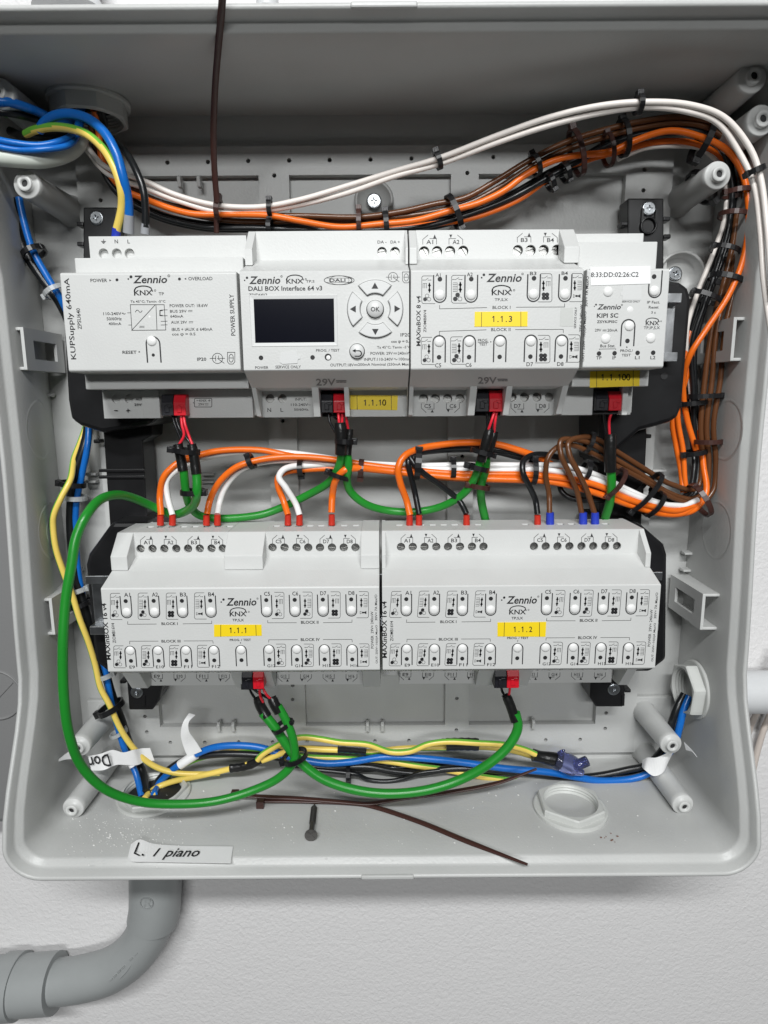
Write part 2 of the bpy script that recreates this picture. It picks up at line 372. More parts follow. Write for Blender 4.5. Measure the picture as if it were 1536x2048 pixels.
# C-shaped side brackets with a window
def cbracket(px, py0, py1, s):
    df = 354; a = P(px, py0, df); b = P(px, py1, df); x = a.x; z1, z0 = a.z, b.z; t = 1.7
    hz0, hz1 = z0+6.2, z1-6.2
    vs, fs = plate(rect(df, 396, z0, z1), [rect(df+9, 388, hz0, hz1)], t)
    mb = MB(); mb.add([(x+w-s*t/2, u, v) for u, v, w in vs], fs)
    xo = x-s*9.5 if s > 0 else x+9.5
    lo, hi = sorted((x-s*t, x-s*11.5)); mb.box(lo, hi, df, 396, z1-t, z1); mb.box(lo, hi, df, 396, z0, z0+t)
    obj('side_bracket', mb, 'boss', ENC, bevel=0.45)
cbracket(46, 654, 740, 1); cbracket(103, 1197, 1270, 1); cbracket(1468, 634, 722, -1); cbracket(1406, 1188, 1260, -1)
# embossed knock-out circles on the side walls
def knock(side, py, pxx, r):
    x = -201.5 if side < 0 else 194.8
    c = PX(pxx, py, x)
    n = 40; s_ = 1 if side < 0 else -1
    def xi(y, z):
        t = (400-y)/(400-(dr(z)+30)); t = min(t, 1)
        return (-206+8.5*t) if side < 0 else (196-1.5*t)
    rings = [[Vector((xi(c.y+rr*math.cos(2*math.pi*k/n), c.z+rr*math.sin(2*math.pi*k/n))+s_*h, c.y+rr*math.cos(2*math.pi*k/n), c.z+rr*math.sin(2*math.pi*k/n))) for k in range(n)] for rr, h in ((r-1.6, -0.05), (r-.7, .12), (r+.2, .12), (r+.9, -0.05))]
    mb = MB(); mb.loft(rings); obj('knockout_ring', mb, 'box', ENC)
for a in ((-1, 860, 72, 17), (-1, 1060, 95, 17), (-1, 1060, 98, 10), (-1, 1400, 125, 17), (1, 860, 1452, 17), (1, 1060, 1432, 17)): knock(*a)
# cable locknuts
def locknut(name, c, axis, R, r, h, label, hexn=6, rot=0.2, parent=None):
    axis = Vector(axis).normalized(); u = axis.orthogonal().normalized(); w = axis.cross(u)
    def ringp(rad, hh, hexa):
        out = []
        for k in range(48):
            a = 2*math.pi*k/48+rot; rr = rad
            if hexa: s_ = 2*math.pi/hexn; rr = rad*math.cos(s_/2)/math.cos(((a-rot) % s_)-s_/2); rr = min(rr, rad*0.985)
            out.append(Vector(c)+axis*hh+(u*math.cos(a)+w*math.sin(a))*rr)
        return out
    mb = MB(); 
    mb.loft([ringp(R*1.06, 0, 0), ringp(R*1.06, 1.6, 0), ringp(R*1.02, 2.0, 0), ringp(R, 2.0, 1), ringp(R, h-0.8, 1), ringp(R*.965, h, 1), ringp(r*1.07, h, 0)]+[ringp(r*(1.03 if k % 2 else 1.07), h-1-k*0.9, 0) for k in range(int(h/0.9)-1)]+[ringp(r*1.03, 0, 0)], smooth=False)
    t = obj(name, mb, 'nut', bevel=0)
    return tag(t, label, 'locknut')
c = PZ(1140, 1618, -245.4); locknut('cable_locknut', c, (0, 0, 1), 20.5, 15.0, 6, 'pale grey hexagonal plastic locknut on the box floor at bottom right', rot=0.75)
c = PZ(308, 1590, -245.4); n2 = locknut('cable_locknut', c, (0, 0, 1), 21, 16.5, 5, 'round locknut at bottom left with blue and yellow wires rising through', rot=0.5)
mb = MB(); mb.lathe((c.x, c.y, -245.4), (0, 0, 1), [(16.8, 0), (16.8, 0.15)], 28); obj('opening', mb, 'hole', n2)
c = PX(1392, 1378, 194.6); n3 = locknut('cable_locknut', c, (-1, 0, 0), 17, 12.6, 9, 'hexagonal locknut on the right wall with blue and black wires', rot=0.1)
mb = MB(); mb.lathe((c.x-0.2, c.y, c.z), (-1, 0, 0), [(12.8, 0), (12.8, 0.15)], 28); obj('opening', mb, 'boss', n3)
c = PZ(178, 205, 157); n4 = locknut('cable_locknut', (c.x, c.y, 157.5), (0, 0, -1), 19.8, 15.5, 10, 'large grey threaded bushing in the top wall at upper left', hexn=8)
mb = MB(); mb.lathe((c.x, c.y, 157), (0, 0, -1), [(16.8, 0), (16.8, 0.15)], 28); obj('opening', mb, 'hole', n4)
# ================================================================ conduits outside
EL = empty('elbow_conduit', P(250, 1900, 385), 'grey plastic elbow conduit leaving the enclosure bottom towards the left', 'conduit')
mb = MB(); mb.tube([P(311, 1700, 384), P(310, 1790, 384), P(303, 1845, 384), P(275, 1898, 384), P(225, 1938, 384), P(160, 1958, 384), P(100, 1965, 384)], lambda t: 15.2-0.6*t, 30, sub=10); obj('bend', mb, 'pipe', EL)
mb = MB(); mb.tube([P(311, 1700, 384), P(311, 1790, 384), P(310, 1815, 384), P(306, 1838, 384)], 17.2, 30, sub=6); obj('upper_socket', mb, 'pipe', EL)
mb = MB(); mb.tube([P(113, 1965, 384), P(38, 1971, 384)], 19.2, 30, sub=1); mb.tube([P(42, 1971, 384), P(8, 1973, 384)], 21.0, 30, sub=1); obj('lower_socket', mb, 'pipe', EL, bevel=0.6)
c = P(293, 1806, 366.6); mb = MB()
for k in range(20):
    a, b = 2*math.pi*k/20, 2*math.pi*(k+1)/20
    mb.obox(c+Vector((4.1*math.cos(a), .25, 4.1*math.sin(a))), Vector((-math.sin(a), 0, math.cos(a))), Vector((0, 1, 0)), Vector((math.cos(a), 0, math.sin(a))), .75, .5, .3)
k = Ink(293, 1806, 1, d=366.6, lift=.3); k.text('R', -8, -9, 9, 9, ital=True); mb.add(k.mb.v, k.mb.f)
obj('emblem', mb, 'pipe', EL)
# raised pill-shaped moulding along the bend
mb = MB(); path = [P(x, y, dd) for x, y, dd in ((195, 1985, 373), (222, 1970, 371.0), (250, 1945, 369.7), (270, 1917, 370.2))]
mb.tube(path, (lambda t: 1.0), 8, sub=4)
for (x, y, dd) in ((200, 1978, 369.8), (222, 1960, 369.2), (230, 1952, 369.1), (238, 1943, 369), (246, 1935, 369), (262, 1918, 369), (272, 1908, 369.2)):
    cc = P(x, y, dd); mb.obox(cc, Vector((.7, 0, -.7)), Vector((0, 1, 0)), Vector((.7, 0, .7)), .35, .5, 1.6)
obj('moulded_mark', mb, 'pipe', EL)
mb = MB(); mb.tube([P(20, 1960, 386), P(-200, 1966, 386)], 15.5, 30, sub=1); tag(obj('conduit_pipe', mb, 'pipe'), 'straight grey conduit running into the elbow at far left', 'conduit')
c = P(1500, 1384, 380); mb = MB(); mb.tube([Vector((203, 380, c.z)), Vector((330, 380, c.z))], 13.5, 28, sub=1); mb.tube([Vector((206, 380, c.z)), Vector((218, 380, c.z))], 15.5, 28, sub=1)
tag(obj('conduit_pipe', mb, 'pipe_w', bevel=0.5), 'whitish horizontal conduit outside the right wall of the box', 'conduit')
mb = MB(); c = P(140, 6, 386); mb.tube([Vector((c.x, 386, c.z)), Vector((c.x, 386, 330))], 15, 28, sub=1); mb.tube([Vector((c.x, 386, c.z-5)), Vector((c.x, 386, c.z+1.5))], lambda t: 19-3*t, 28, sub=1)
tag(obj('conduit_pipe', mb, 'pipe_w', bevel=0.5), 'pale vertical conduit above the box at the upper left', 'conduit')
mb = MB(); c = P(535, 6, 392); mb.tube([Vector((c.x, 392, c.z-3)), Vector((c.x, 392, c.z+6))], 6, 20, sub=1); tag(obj('pipe_clip', mb, 'pipe_w', bevel=1), 'small pale fixing just above the top rim', 'clip')
NB = empty('neighbouring_enclosure', P(-20, 1400, 372), 'dark grey plastic box edge beside the enclosure on the far left', 'enclosure')
mb = MB(); mb.box(-420, -212, 366, 403, -268, 120); obj('cover', mb, 'neighbour', NB, bevel=4)
c = P(-8, 1390, 366); mb = MB(); mb.lathe((c.x, 366.5, c.z), (0, -1, 0), [(16.5, 0), (16.5, 1.2), (15.8, 1.4), (15.3, 1.0), (15.0, .4)], 32, cap1=False); mb.obox(Vector((c.x+3, 366, c.z)), Vector((.7, 0, .7)), Vector((0, 1, 0)), Vector((-.7, 0, .7)), 12, .6, .4); obj('knockout', mb, 'neighbour', NB)
for i, (pts, lab) in enumerate((([(1560, 1300, 392), (1532, 1372, 390), (1516, 1420, 392), (1502, 1450, 398), (1496, 1470, 402)], 'cream cable crossing the white conduit at the right edge'), ([(1570, 1380, 396), (1535, 1440, 396), (1518, 1490, 398), (1505, 1545, 400), (1495, 1600, 402)], 'cream cable hanging against the plaster right of the box'))):
    mb = MB(); mb.tube([P(*q) for q in pts], 2.0, 10, sub=6); tag(obj('cable', mb, 'cream'), lab, 'cable')
# ================================================================ black uprights and rails
def poly_px(pts, d): return [(P(x, y, d).x, P(x, y, d).z) for x, y in pts]
def upright(side, label):
    root = empty('mounting_upright', P(250 if side < 0 else 1230, 950, 396), label, 'bracket')
    def slab(name, pts, d0, d1, bev=0.8, m='black'): mb = MB(); mb.prism_y(poly_px(pts, d0), d0, d1); return obj(name, mb, m, root, bevel=bev)
    if side < 0:
        slab('top_plate', [(166, 414), (233, 414), (233, 560), (166, 560)], 384, 396)
        slab('foot', [(252, 1345), (322, 1345), (325, 1368), (318, 1402), (305, 1420), (258, 1420)], 378, 396)
        slab('column', [(197, 800), (305, 800), (303, 872), (285, 882), (292, 1000), (297, 1060), (220, 1060), (206, 862)], 376, 396)
        slab('arm', [(120, 560), (215, 545), (330, 820), (300, 850), (205, 866), (160, 852), (140, 838), (134, 800)], 355, 396, 2.5)
        slab('arm', [(175, 1110), (222, 1045), (300, 1045), (300, 1345), (215, 1345), (190, 1325), (185, 1290), (170, 1130)], 355, 396, 2.5)
        for q in ((206, 941), (206, 954)): x = P(q[0], q[1], 376); x2 = P(290, q[1], 376); mb = MB(); mb.box(x.x-2, x2.x, 374.6, 378, x.z-.9, x.z+.9); obj('rib', mb, 'black', root, bevel=.4)
        for q in ((198, 882), (250, 1360), (165, 450), (166, 490), (325, 1375)): x = P(q[0], q[1], 386); mb = MB(); mb.box(x.x-2.2, x.x+1.6, 383, 390, x.z-1.2, x.z+1.2); obj('snap_lug', mb, 'black', root, bevel=.6)
        cscrew(193, 436, 383.6, root, .2, 1.0); cscrew(273, 1385, 377.6, root, .5)
        slab('keyway', [(282, 1392), (290, 1392), (290, 1412), (285, 1412)], 377.2, 379, .2)
    else:
        o = slab('top_plate', [(1256, 396), (1328, 396), (1328, 560), (1256, 560)], 382, 396)
        x = P(1296, 452, 381.6); mb = MB(); mb.lathe(x, (0, -1, 0), [(4.8, -.5), (4.8, 1.3), (4.2, 1.6), (3.7, 1.2), (3.5, .2)], 24, cap1=False); mb.box(x.x-4.4, x.x-3.3, x.y-1.4, x.y+.5, x.z+2, x.z+9); mb.box(x.x+3.3, x.x+4.4, x.y-1.4, x.y+.5, x.z+2, x.z+9); obj('keyhole_rim', mb, 'black', root)
        slab('foot', [(1182, 1345), (1250, 1345), (1250, 1408), (1245, 1414), (1192, 1414), (1180, 1396)], 378, 396)
        slab('column', [(1188, 800), (1290, 800), (1294, 870), (1290, 960), (1282, 1060), (1200, 1060), (1196, 935), (1186, 925)], 376, 396)
        slab('arm', [(1290, 560), (1362, 564), (1378, 575), (1384, 600), (1366, 810), (1357, 835), (1340, 845), (1280, 862), (1200, 930), (1200, 780), (1290, 700)], 355, 396, 2.5)
        slab('arm', [(1200, 1040), (1278, 1045), (1330, 1090), (1336, 1110), (1334, 1320), (1300, 1345), (1200, 1345)], 355, 396, 2.5)
        x = P(1328, 752, 354.9); mb = MB(); mb.lathe(x, (0, 1, 0), [(1.9, -.3), (1.9, .2)], 14); obj('hole', mb, 'hole', root)
        for q in ((1245, 450), (1330, 475), (1329, 440), (1292, 872), (1292, 942), (1292, 955), (1252, 1378), (1180, 1360)): x = P(q[0], q[1], 386); mb = MB(); mb.box(x.x-1.8, x.x+2.2, 383, 390, x.z-1.2, x.z+1.2); obj('snap_lug', mb, 'black', root, bevel=.6)
        cscrew(1298, 417, 381, root, .4, 1.0); cscrew(1228, 1379, 377.6, root, .7)
        slab('keyway', [(1243, 1388), (1250, 1388), (1249, 1412), (1244, 1412)], 377.2, 379, .2)
    return root
upright(-1, 'black plastic upright behind the left ends of both module rows')
upright(1, 'black plastic upright behind the right ends of both module rows')
def rail(zc, x0, x1, lab):
    root = empty('din_rail', (0, 352, zc), lab, 'rail')
    mb = MB(); t = 1.1
    prof = [(346, zc+17.5), (346, zc+12.5), (353, zc+12.5), (353, zc-12.5), (346, zc-12.5), (346, zc-17.5), (346+t, zc-17.5), (346+t, zc-12.5-t), (353+t, zc-12.5-t), (353+t, zc+12.5+t), (346+t, zc+12.5+t), (346+t, zc+17.5)]
    mb.prism(prof, x0, x1); obj('rail_profile', mb, 'steel', root, bevel=.4)
    for x in (x0+9, x1-11): o = inst('screw', SCREW, (x, 352.3, zc+random.uniform(-3, 3)), root, (0, .6, 0))
rail(35.1, -146, 156.5, 'zinc plated rail ending right of the upper module row'); rail(-115.3, -169, 157, 'zinc plated rail showing at both ends of the lower row')
# floor debris
mb = MB()
for i in range(420):
    if i < 250: px, py = random.gauss(255, 60), random.gauss(1665, 26)
    else: px, py = random.uniform(90, 1380), random.uniform(1560, 1720)
    if not (70 < px < 1400 and 1545 < py < 1735): continue
    p = PZ(px, py, -245.4); s = random.uniform(.12, .42) if random.random() > .06 else random.uniform(.5, .8)

    mb.lathe(p, (random.random(), random.random(), 1), [(s*.2, -s*.4), (s, 0), (s*.5, s*.5)], 5, smooth=False)
tag(obj('plaster_crumbs', mb, 'crumb'), 'pale plaster crumbs scattered over the box floor', kind='stuff')
# ================================================================ module building blocks
ZC1, ZC2 = 35.1, -115.3
def tscrew():
    mb = MB(); r = 2.25
    mb.lathe((0, 1.0, 0), (0, -1, 0), [(r, 0), (r, .35), (0.05, .35)], 20, smooth=False, cap1=False)
    for s in (-1, 1):
        pts = [(r*math.sin(a)*1.0, s*(.28)+s*(r-.28)*math.cos(a)) for a in [math.radians(x) for x in range(-82, 83, 12)]]
        mb.prism_y(pts, -0.05, .75)
    return mb.mesh('terminal_screw', ['termscrew'], (0, 0, 0))
TS = tscrew()
mb = MB(); mb.lathe((0, 0, 0), (0, -1, 0), [(2.3, -.3), (2.3, 0.15), (2.1, .42), (1.55, .72), (.8, .90), (.05, .95)], 22, cap1=False); BTN = mb.mesh('push_button', ['button'], (0, 0, 0))
mb = MB(); mb.lathe((0, 0, 0), (0, -1, 0), [(1.08, 0.0), (1.05, 0.05), (.05, .06)], 14, cap1=False, smooth=False); LED = mb.mesh('status_light', ['hole'], (0, 0, 0))
def uslot(w, h, t, up):                    # slit round a flexible key, open at one end (mm)
    r = w/2; n = 14; a = []; b = []
    for R, L in ((r, a), (r-t, b)):
        L.append((-R, -(h-r))); L += [(-R*math.cos(math.pi*k/n), R*math.sin(math.pi*k/n)) for k in range(n+1)]; L.append((R, -(h-r)))
    s = 1 if up else -1; mb = MB()
    for i in range(len(a)-1): mb.add([(x, -.06, s*z) for x, z in (a[i], a[i+1], b[i+1], b[i])], [(0, 1, 2, 3)])
    return mb.mesh('button_slot', ['ink'], (0, 0, 0))
class Dev:
    def __init__(s, name, x0, x1, zc, label):
        s.x0, s.x1, s.zc = x0, x1, zc; s.root = empty(name, ((x0+x1)/2, 355, zc-45), label, 'electronic module', 'modules clipped on the rails')
    def part(s, name, mb, mats='device', bevel=0.35, **k): return obj(name, mb, mats, s.root, bevel=bevel, **k)
    def xz(s, px, py, d): p = P(px, py, d); return p.x, p.z
OUT_T = [(362, 45.5), (331, 45.5), (320, 35), (320, 27.2)]
def din_housing(dv, wt, wb, cols=()):
    """body with stepped shoulders; wt / wb: x-ranges that keep the full outer shape at top / bottom"""
    zc = dv.zc; mb = MB(); T = lambda pr: [(d, zc+z) for d, z in pr]
    a, b = dv.x0, dv.x1
    mb.prism(T([(362, 42.5), (337.5, 42.5), (337.5, 32), (331, 32), (320, 27.2), (306.5, 22.4), (306, 21.9), (306, -21.9), (306.5, -22.4), (322, -30), (338, -31.5), (344, -31.5), (344, -42.5), (362, -42.5)]), a, b)
    for x0, x1 in wt: mb.prism(T([(361, 45.5), (331, 45.5), (320, 35), (320, 27.6), (331, 31.6), (336.6, 32.2), (336.6, 42.8), (361, 42.8)]), x0, x1)
    for x0, x1 in wb: mb.prism(T([(321.8, -29.8), (333, -44.2), (340, -45), (361, -45), (361, -42.2), (340.6, -42.2), (340.6, -31), (338, -31)]), x0, x1)
    for x0, x1 in cols: mb.prism(T([(321.8, -29.8), (331, -44.6), (340.6, -44.9), (340.6, -31)]), x0, x1)
    dv.part('housing', mb)
def pan_top(dv, x0, x1, holes, slots=(), bottom=False, r=2.35):
    zc = dv.zc; nm = 'terminal_cover'
    if not bottom: za, zb, d = zc+31.9, zc+45.5, 331.0
    else: za, zb, d = zc-45, zc-31.3, 338.0
    vs, fs = plate(rect(x0, x1, za, zb), [circ(x, z, r, 22) for x, z in holes], 1.6)
    mb = MB(); mb.add([(u, d+.8-w, v) for u, v, w in vs], fs)
    if slots:
        vs, fs = plate(rect(x0, x1, d+1.7, 359), [rect(x-1.75, x+1.75, 343.6, 347.4) for x in slots], 1.6)
        mb.add([(u, v, zc+44.7-w) for u, v, w in vs], fs)
    elif not bottom: mb.box(x0, x1, d+1.7, 359, zc+43.9, zc+45.5)
    dv.part(nm, mb, bevel=0)
    for x, z in holes:
        m2 = MB(); inst('terminal_screw', TS, (x, d+2.5, z), dv.root, (0, random.choice([random.uniform(.4, 1.1), random.uniform(-.3, .3)]), 0))
def vtext_block(k, defs):
    for t, x0, y0, x1, y1 in defs: k.text(t, x0, y0, x1, y1, rot=90, bold=len(t) > 8 and t[0] in 'KM')
def logo(k, zx0, zy0, zx1, zy1, dots, reg=None):
    k.text('Zennio', zx0, zy0, zx1, zy1, bold=True, ital=True)
    for x, y, r in dots: k.dot(x, y, r)
    if reg: k.ring(reg[0], reg[1], reg[2], reg[2]*.3, 10); k.dot(reg[0], reg[1], reg[2]*.35, 6)
def knx(k, x0, y0, x1, y1, w):
    k.text('KNX', x0, y0, x1, y1, bold=True)
    cx = (x0+x1)/2; hw = (x1-x0)/2
    pts = [(cx-hw+2*hw*t, y0-w*.3-(4*t*(1-t))**.62*hw*.42+(hw*.15 if t in (0, 1) else 0)) for t in [i/12 for i in range(13)]]
    k.line(pts, w); k.line([(x0+w*.4, y0-w), (x0+w*.4, y1)], w*.8)
    k.ring(x1+hw*.28, y0+w*.3, w*.9, w*.35, 8)
def tri(k, x, y, s, dirn):
    a = {'r': [(-.6, -.7), (.7, 0), (-.6, .7)], 'l': [(.6, -.7), (-.7, 0), (.6, .7)], 'u': [(-.7, .6), (0, -.7), (.7, .6)], 'd': [(-.7, -.6), (0, .7), (.7, -.6)]}[dirn]
    k.poly([(x+p*s, y+q*s) for p, q in a])
def dcsign(k, x0, x1, y, w=2.2):
    k.line([(x0, y-3.5), (x1, y-3.5)], w); L = x1-x0
    for i in range(3): k.line([(x0+L*(i*.38), y+4), (x0+L*(i*.38+.22), y+4)], w)
def iconbox(k, x0, x1, y0, y1, kind, mirror=False, w=3.2):
    """symbol column beside a key: frame open on the key's side, switch, shutter bars and arrows, fan or valve"""
    r = (x1-x0)*.2; W_ = x1-x0; H = y1-y0
    X = (lambda t: x1-t*W_) if mirror else (lambda t: x0+t*W_)
    arc = lambda cx, cy, a0, a1: [(cx+r*math.cos(math.radians(a)), cy-r*math.sin(math.radians(a))) for a in range(a0, a1+1, 15)]
    if not mirror: k.line([(x1, y0)]+arc(x0+r, y0+r, 90, 180)+arc(x0+r, y1-r, 180, 270)+[(x1+W_*.25, y1)], w)
    else: k.line([(x0, y0)]+arc(x1-r, y0+r, 0, 90)[::-1]+arc(x1-r, y1-r, -90, 0)[::-1]+[(x0-W_*.25, y1)], w)
    yy = y0+H*.15; ww = w*.9
    a, b = x0+W_*.1, x0+W_*.85
    k.line([(a, yy), (a+W_*.25, yy)], ww); k.line([(a+W_*.25, yy), (a+W_*.5, yy-H*.07)], ww); k.line([(a+W_*.48, yy), (b, yy)], ww); k.dot(a, yy, ww*1.2, 8); k.dot(b, yy, ww*1.2, 8)
    n = 3 if kind in (0, 2) else 6; by0, by1 = y0+H*.27, y0+H*(.44 if n == 3 else .58)
    bx0, bx1 = (x0+W_*.12, x0+W_*.48) if not mirror else (x0+W_*.50, x0+W_*.86)
    if n == 6:
        for i in range(6):
            xx = by0+(by1-by0)*i/5; k.line([(bx0, xx), (bx1, xx)], w*.85)
        k.line([(bx1, by0), (bx1, by1)], w*.6)
    else:
        for i in range(3): xx = bx0+(bx1-bx0)*i/2.2; k.line([(xx, by0), (xx, by1)], w*1.0)
        k.line([(bx0, by0), (bx1, by0)], w*.6)
    ax = (x0+W_*.72) if not mirror else (x0+W_*.24)
    for j in (0, 1):
        ay = y0+H*(.34+.17*j); s = W_*.15
        k.poly([(ax, ay-s*1.2), (ax+s, ay), (ax, ay+s*1.2), (ax-s, ay)])
        k.line([(ax, ay-s*1.3), (ax, ay+s*1.3)], s*.7)
    fx, fy = (x0+W_*.5 if not mirror else x0+W_*.42), y0+H*.80
    if kind < 3:
        rr = W_*.19
        for j, a in enumerate((45, 135, 225, 315) if kind == 2 else (90, 210, 330)):
            cx, cy = fx+rr*1.15*math.cos(math.radians(a)), fy-rr*1.15*math.sin(math.radians(a))
            if j in {0: (1,), 1: (0, 1), 2: (0, 1, 2, 3)}[kind]: k.dot(cx, cy, rr, 10)
            else: k.ring(cx, cy, rr*.9, w*.8, 10)
    else:
        s = W_*.17
        k.poly([(fx+s*2.1, fy-s), (fx+s*2.1, fy+s), (fx, fy)]); k.line([(fx, fy), (fx-s*1.8, fy-s*.8), (fx-s*1.8, fy+s*.8), (fx, fy)], w*.8)
        k.dot(fx, fy, s*.6, 8)
def termsym(k, x0, x1, y0, y1, t, typ, w):
    """numbered terminal-pair bracket; typ 'a' or 'b' mirrored, y1 end lies by the screws"""
    L = x1-x0; h = y1-y0
    if typ == 'a':
        k.line([(x0, y1), (x0, y0+h*.5), (x0+L*.38, y0+h*.05)], w); k.line([(x0+L*.5, y0+h*.42), (x1, y0+h*.42), (x1, y1)], w); k.poly([(x1-L*.24, y0+h*.38), (x1-L*.02, y0+h*.38), (x1-L*.13, y0-h*.02)])
        k.text(t, x0+L*.26, y0+h*.55, x1-L*.24, y0+h*.98)
    else:
        k.line([(x1, y1), (x1, y0+h*.5), (x1-L*.38, y0+h*.05)], w); k.line([(x1-L*.5, y0+h*.42), (x0, y0+h*.42), (x0, y1)], w); k.poly([(x0+L*.02, y0), (x0+L*.24, y0), (x0+L*.13, y0+h*.36)])
        k.text(t, x0+L*.26, y0+h*.55, x1-L*.24, y0+h*.98)
def keys(dv, k, lst, up, w_, h_, tw, bx_rel, led_rel, d=306):
    """lst: (px, y_cap) where y_cap = y of the closed end of the slit (photo pixels)"""
    me = uslot(w_, h_, tw, up)
    for px, py in lst:
        p = P(px, py, d-.02); r = w_/2; c = p+Vector((0, 0, -r if up else r))
        s = 1 if up else -1
        inst('button_slot', me, c, dv.root)
        inst('push_button', BTN, c+Vector((0, 0, -s*bx_rel)), dv.root)
        inst('status_light', LED, c+Vector((0, 0, -s*led_rel)), dv.root)
# ================================================================ power supply (upper row, left)
dv = Dev('power_supply_module', P(122, 640, 306).x if False else -148, -66.9, ZC1, 'grey power supply module at the left end of the upper row')
mb = MB(); T = lambda pr: [(d, ZC1+z) for d, z in pr]
mb.prism(T([(362, 44.5), (341.5, 44.5), (341.5, 31.9), (322, 31.9), (322, 22.6), (307, 22.4), (306, 21.6), (306, -21.6), (307, -22.4), (322, -22.6), (322, -30.2), (341.5, -30.2), (341.5, -44), (362, -44)]), -148, -66.9)
dv.part('housing', mb, bevel=.5)
hz = [P(x, 507, 339) for x in (207, 233.5, 259)]
vs, fs = plate(rect(-147.6, -68.4, ZC1+31.9, ZC1+45.6), [circ(p.x, p.z, 2.5, 22) for p in hz], 2.4)
mb = MB(); mb.add([(u, 340.2-w, v) for u, v, w in vs], fs); mb.box(-147.6, -68.4, 341.45, 362, ZC1+44.6, ZC1+45.6); dv.part('terminal_cover', mb, bevel=0)
for p in hz: inst('terminal_screw', TS, (p.x, 342, p.z-1.6), dv.root, (0, random.uniform(-1, 1), 0))
hz = [P(x, 797, 339) for x in (231, 257)]
xa = P(286, 800, 339).x
vs, fs = plate(rect(-147.6, xa, ZC1-45, ZC1-30.4), [circ(p.x, p.z, 2.4, 22) for p in hz], 1.6)
mb = MB(); mb.add([(u, 340.4-w, v) for u, v, w in vs], fs)
xb, xc = P(319, 800, 338).x, P(374, 800, 338).x
mb.box(xa, xb, 337.6, 341.6, ZC1-45, ZC1-30.3); mb.box(xc, -68.4, 337.6, 341.6, ZC1-45, ZC1-30.3); mb.box(xb, xc, 338, 341.6, ZC1-33.5, ZC1-30.3)
dv.part('terminal_cover', mb, bevel=0.2)
for p in hz: inst('terminal_screw', TS, (p.x, 342, p.z), dv.root, (0, random.uniform(-1, 1), 0))
k = Ink(0, 440, 3.0, d=306)
k.text('POWER', 543, 352, 643, 373); tri(k, 662, 362, 9, 'r'); k.text('OVERLOAD', 1130, 341, 1275, 362); tri(k, 1112, 353, 9, 'l')
k.dot(702, 359, 9); k.dot(1077, 354, 9)
k.text('TP', 952, 434, 984, 452); k.text('Ta 45°C; Tamin -5°C', 783, 481, 993, 498)
k.line([(782, 508), (985, 508), (995, 660), (792, 662)], 3, close=True); k.line([(936, 508), (942, 660)], 3); k.line([(790, 662), (932, 508)], 3)
k.line([(812, 552), (820, 541), (828, 541), (838, 553), (846, 553), (853, 544)], 3); dcsign(k, 838, 866, 641, 2.4)
for y in (540, 575, 608, 630): k.line([(966, y), (1004, y-1)], 2.6)
k.line([(974, 543), (960, 543), (960, 573), (974, 573)], 5); k.line([(765, 557), (784, 557)], 2.6); k.line([(772, 630), (790, 630)], 2.6)
for t, a, b, c_, e in (('110-240V', 620, 553, 728, 571), ('50/60Hz', 640, 583, 730, 602), ('400mA', 652, 614, 728, 631), ('POWER OUT: 18.6W', 1018, 504, 1247, 523), ('BUS 29V', 1020, 539, 1120, 556), ('640mA', 1022, 569, 1100, 586), ('AUX 29V', 1026, 605, 1122, 622), ('iBUS + iAUX ≤ 640mA', 1030, 646, 1275, 665), ('cos φ = 0.5', 1032, 676, 1173, 697), ('RESET', 735, 784, 820, 803), ('IP20', 1183, 825, 1238, 845)): k.text(t, a, b, c_, e, bold=e > 700)
k.line([(732, 562), (738, 557), (744, 566), (752, 561)], 3); dcsign(k, 1130, 1154, 546); dcsign(k, 1134, 1158, 613); tri(k, 837, 791, 8, 'r')
k.text('KUPSupply 640mA', 405, 352, 446, 838, rot=90); k.text('ZPSU640', 462, 530, 486, 656, rot=90); k.text('POWER SUPPLY', 1381, 446, 1408, 694, rot=90)
def symbols(k, x, y, r, sx, sy0, sy1, sw, w=3):
    k.ring(x, y, r, w); k.line([(x-r*1.45, y), (x-r*.35, y)], w); k.line([(x+r*.35, y), (x+r*1.4, y)], w); k.line([(x-r*.35, y-r*.5), (x-r*.35, y+r*.5)], w); k.line([(x+r*.2, y-r*.5), (x+r*.2, y+r*.1)], w); k.line([(x, y), (x+r*1.3, y+r*.95)], w)
    k.line([(sx-sw, sy0), (sx+sw, sy0), (sx+sw, sy1-sw*.6), (sx+sw*.5, sy1), (sx-sw*.5, sy1), (sx-sw, sy1-sw*.6)], w, close=True)
    h = sy1-sy0; k.ring(sx, sy0+h*.5, sw*.6, w, 14, ry=h*.34); k.line([(sx-sw*.6, sy0+h*.48), (sx+sw*.6, sy0+h*.48)], w)
symbols(k, 1305, 830, 31, 1387, 794, 864, 22)
k.done('printed_lettering', dv.root)
k = Ink(0, 440, 3.0, d=306); logo(k, 797, 333, 1003, 380, [(786, 341, 9), (770, 354, 5)], (1013, 335, 7)); knx(k, 805, 421, 915, 452, 6); k.done('logo', dv.root)
sc_ = ppm(915, 700, 306)
p = P(305, 672, 305.95); me = uslot(30/4.31, 52/4.31, .62, True); c0 = p+Vector((0, 0, -3.5)); inst('button_slot', me, c0, dv.root)
inst('push_button', BTN, P(303.5, 682, 306), dv.root); inst('status_light', LED, P(306.5, 710, 305.95), dv.root).scale = (.7, 1, .7)
b_ = inst('push_button', BTN, P(299.5, 633.5, 306.35), dv.root); b_.scale = (.55, .4, .55)
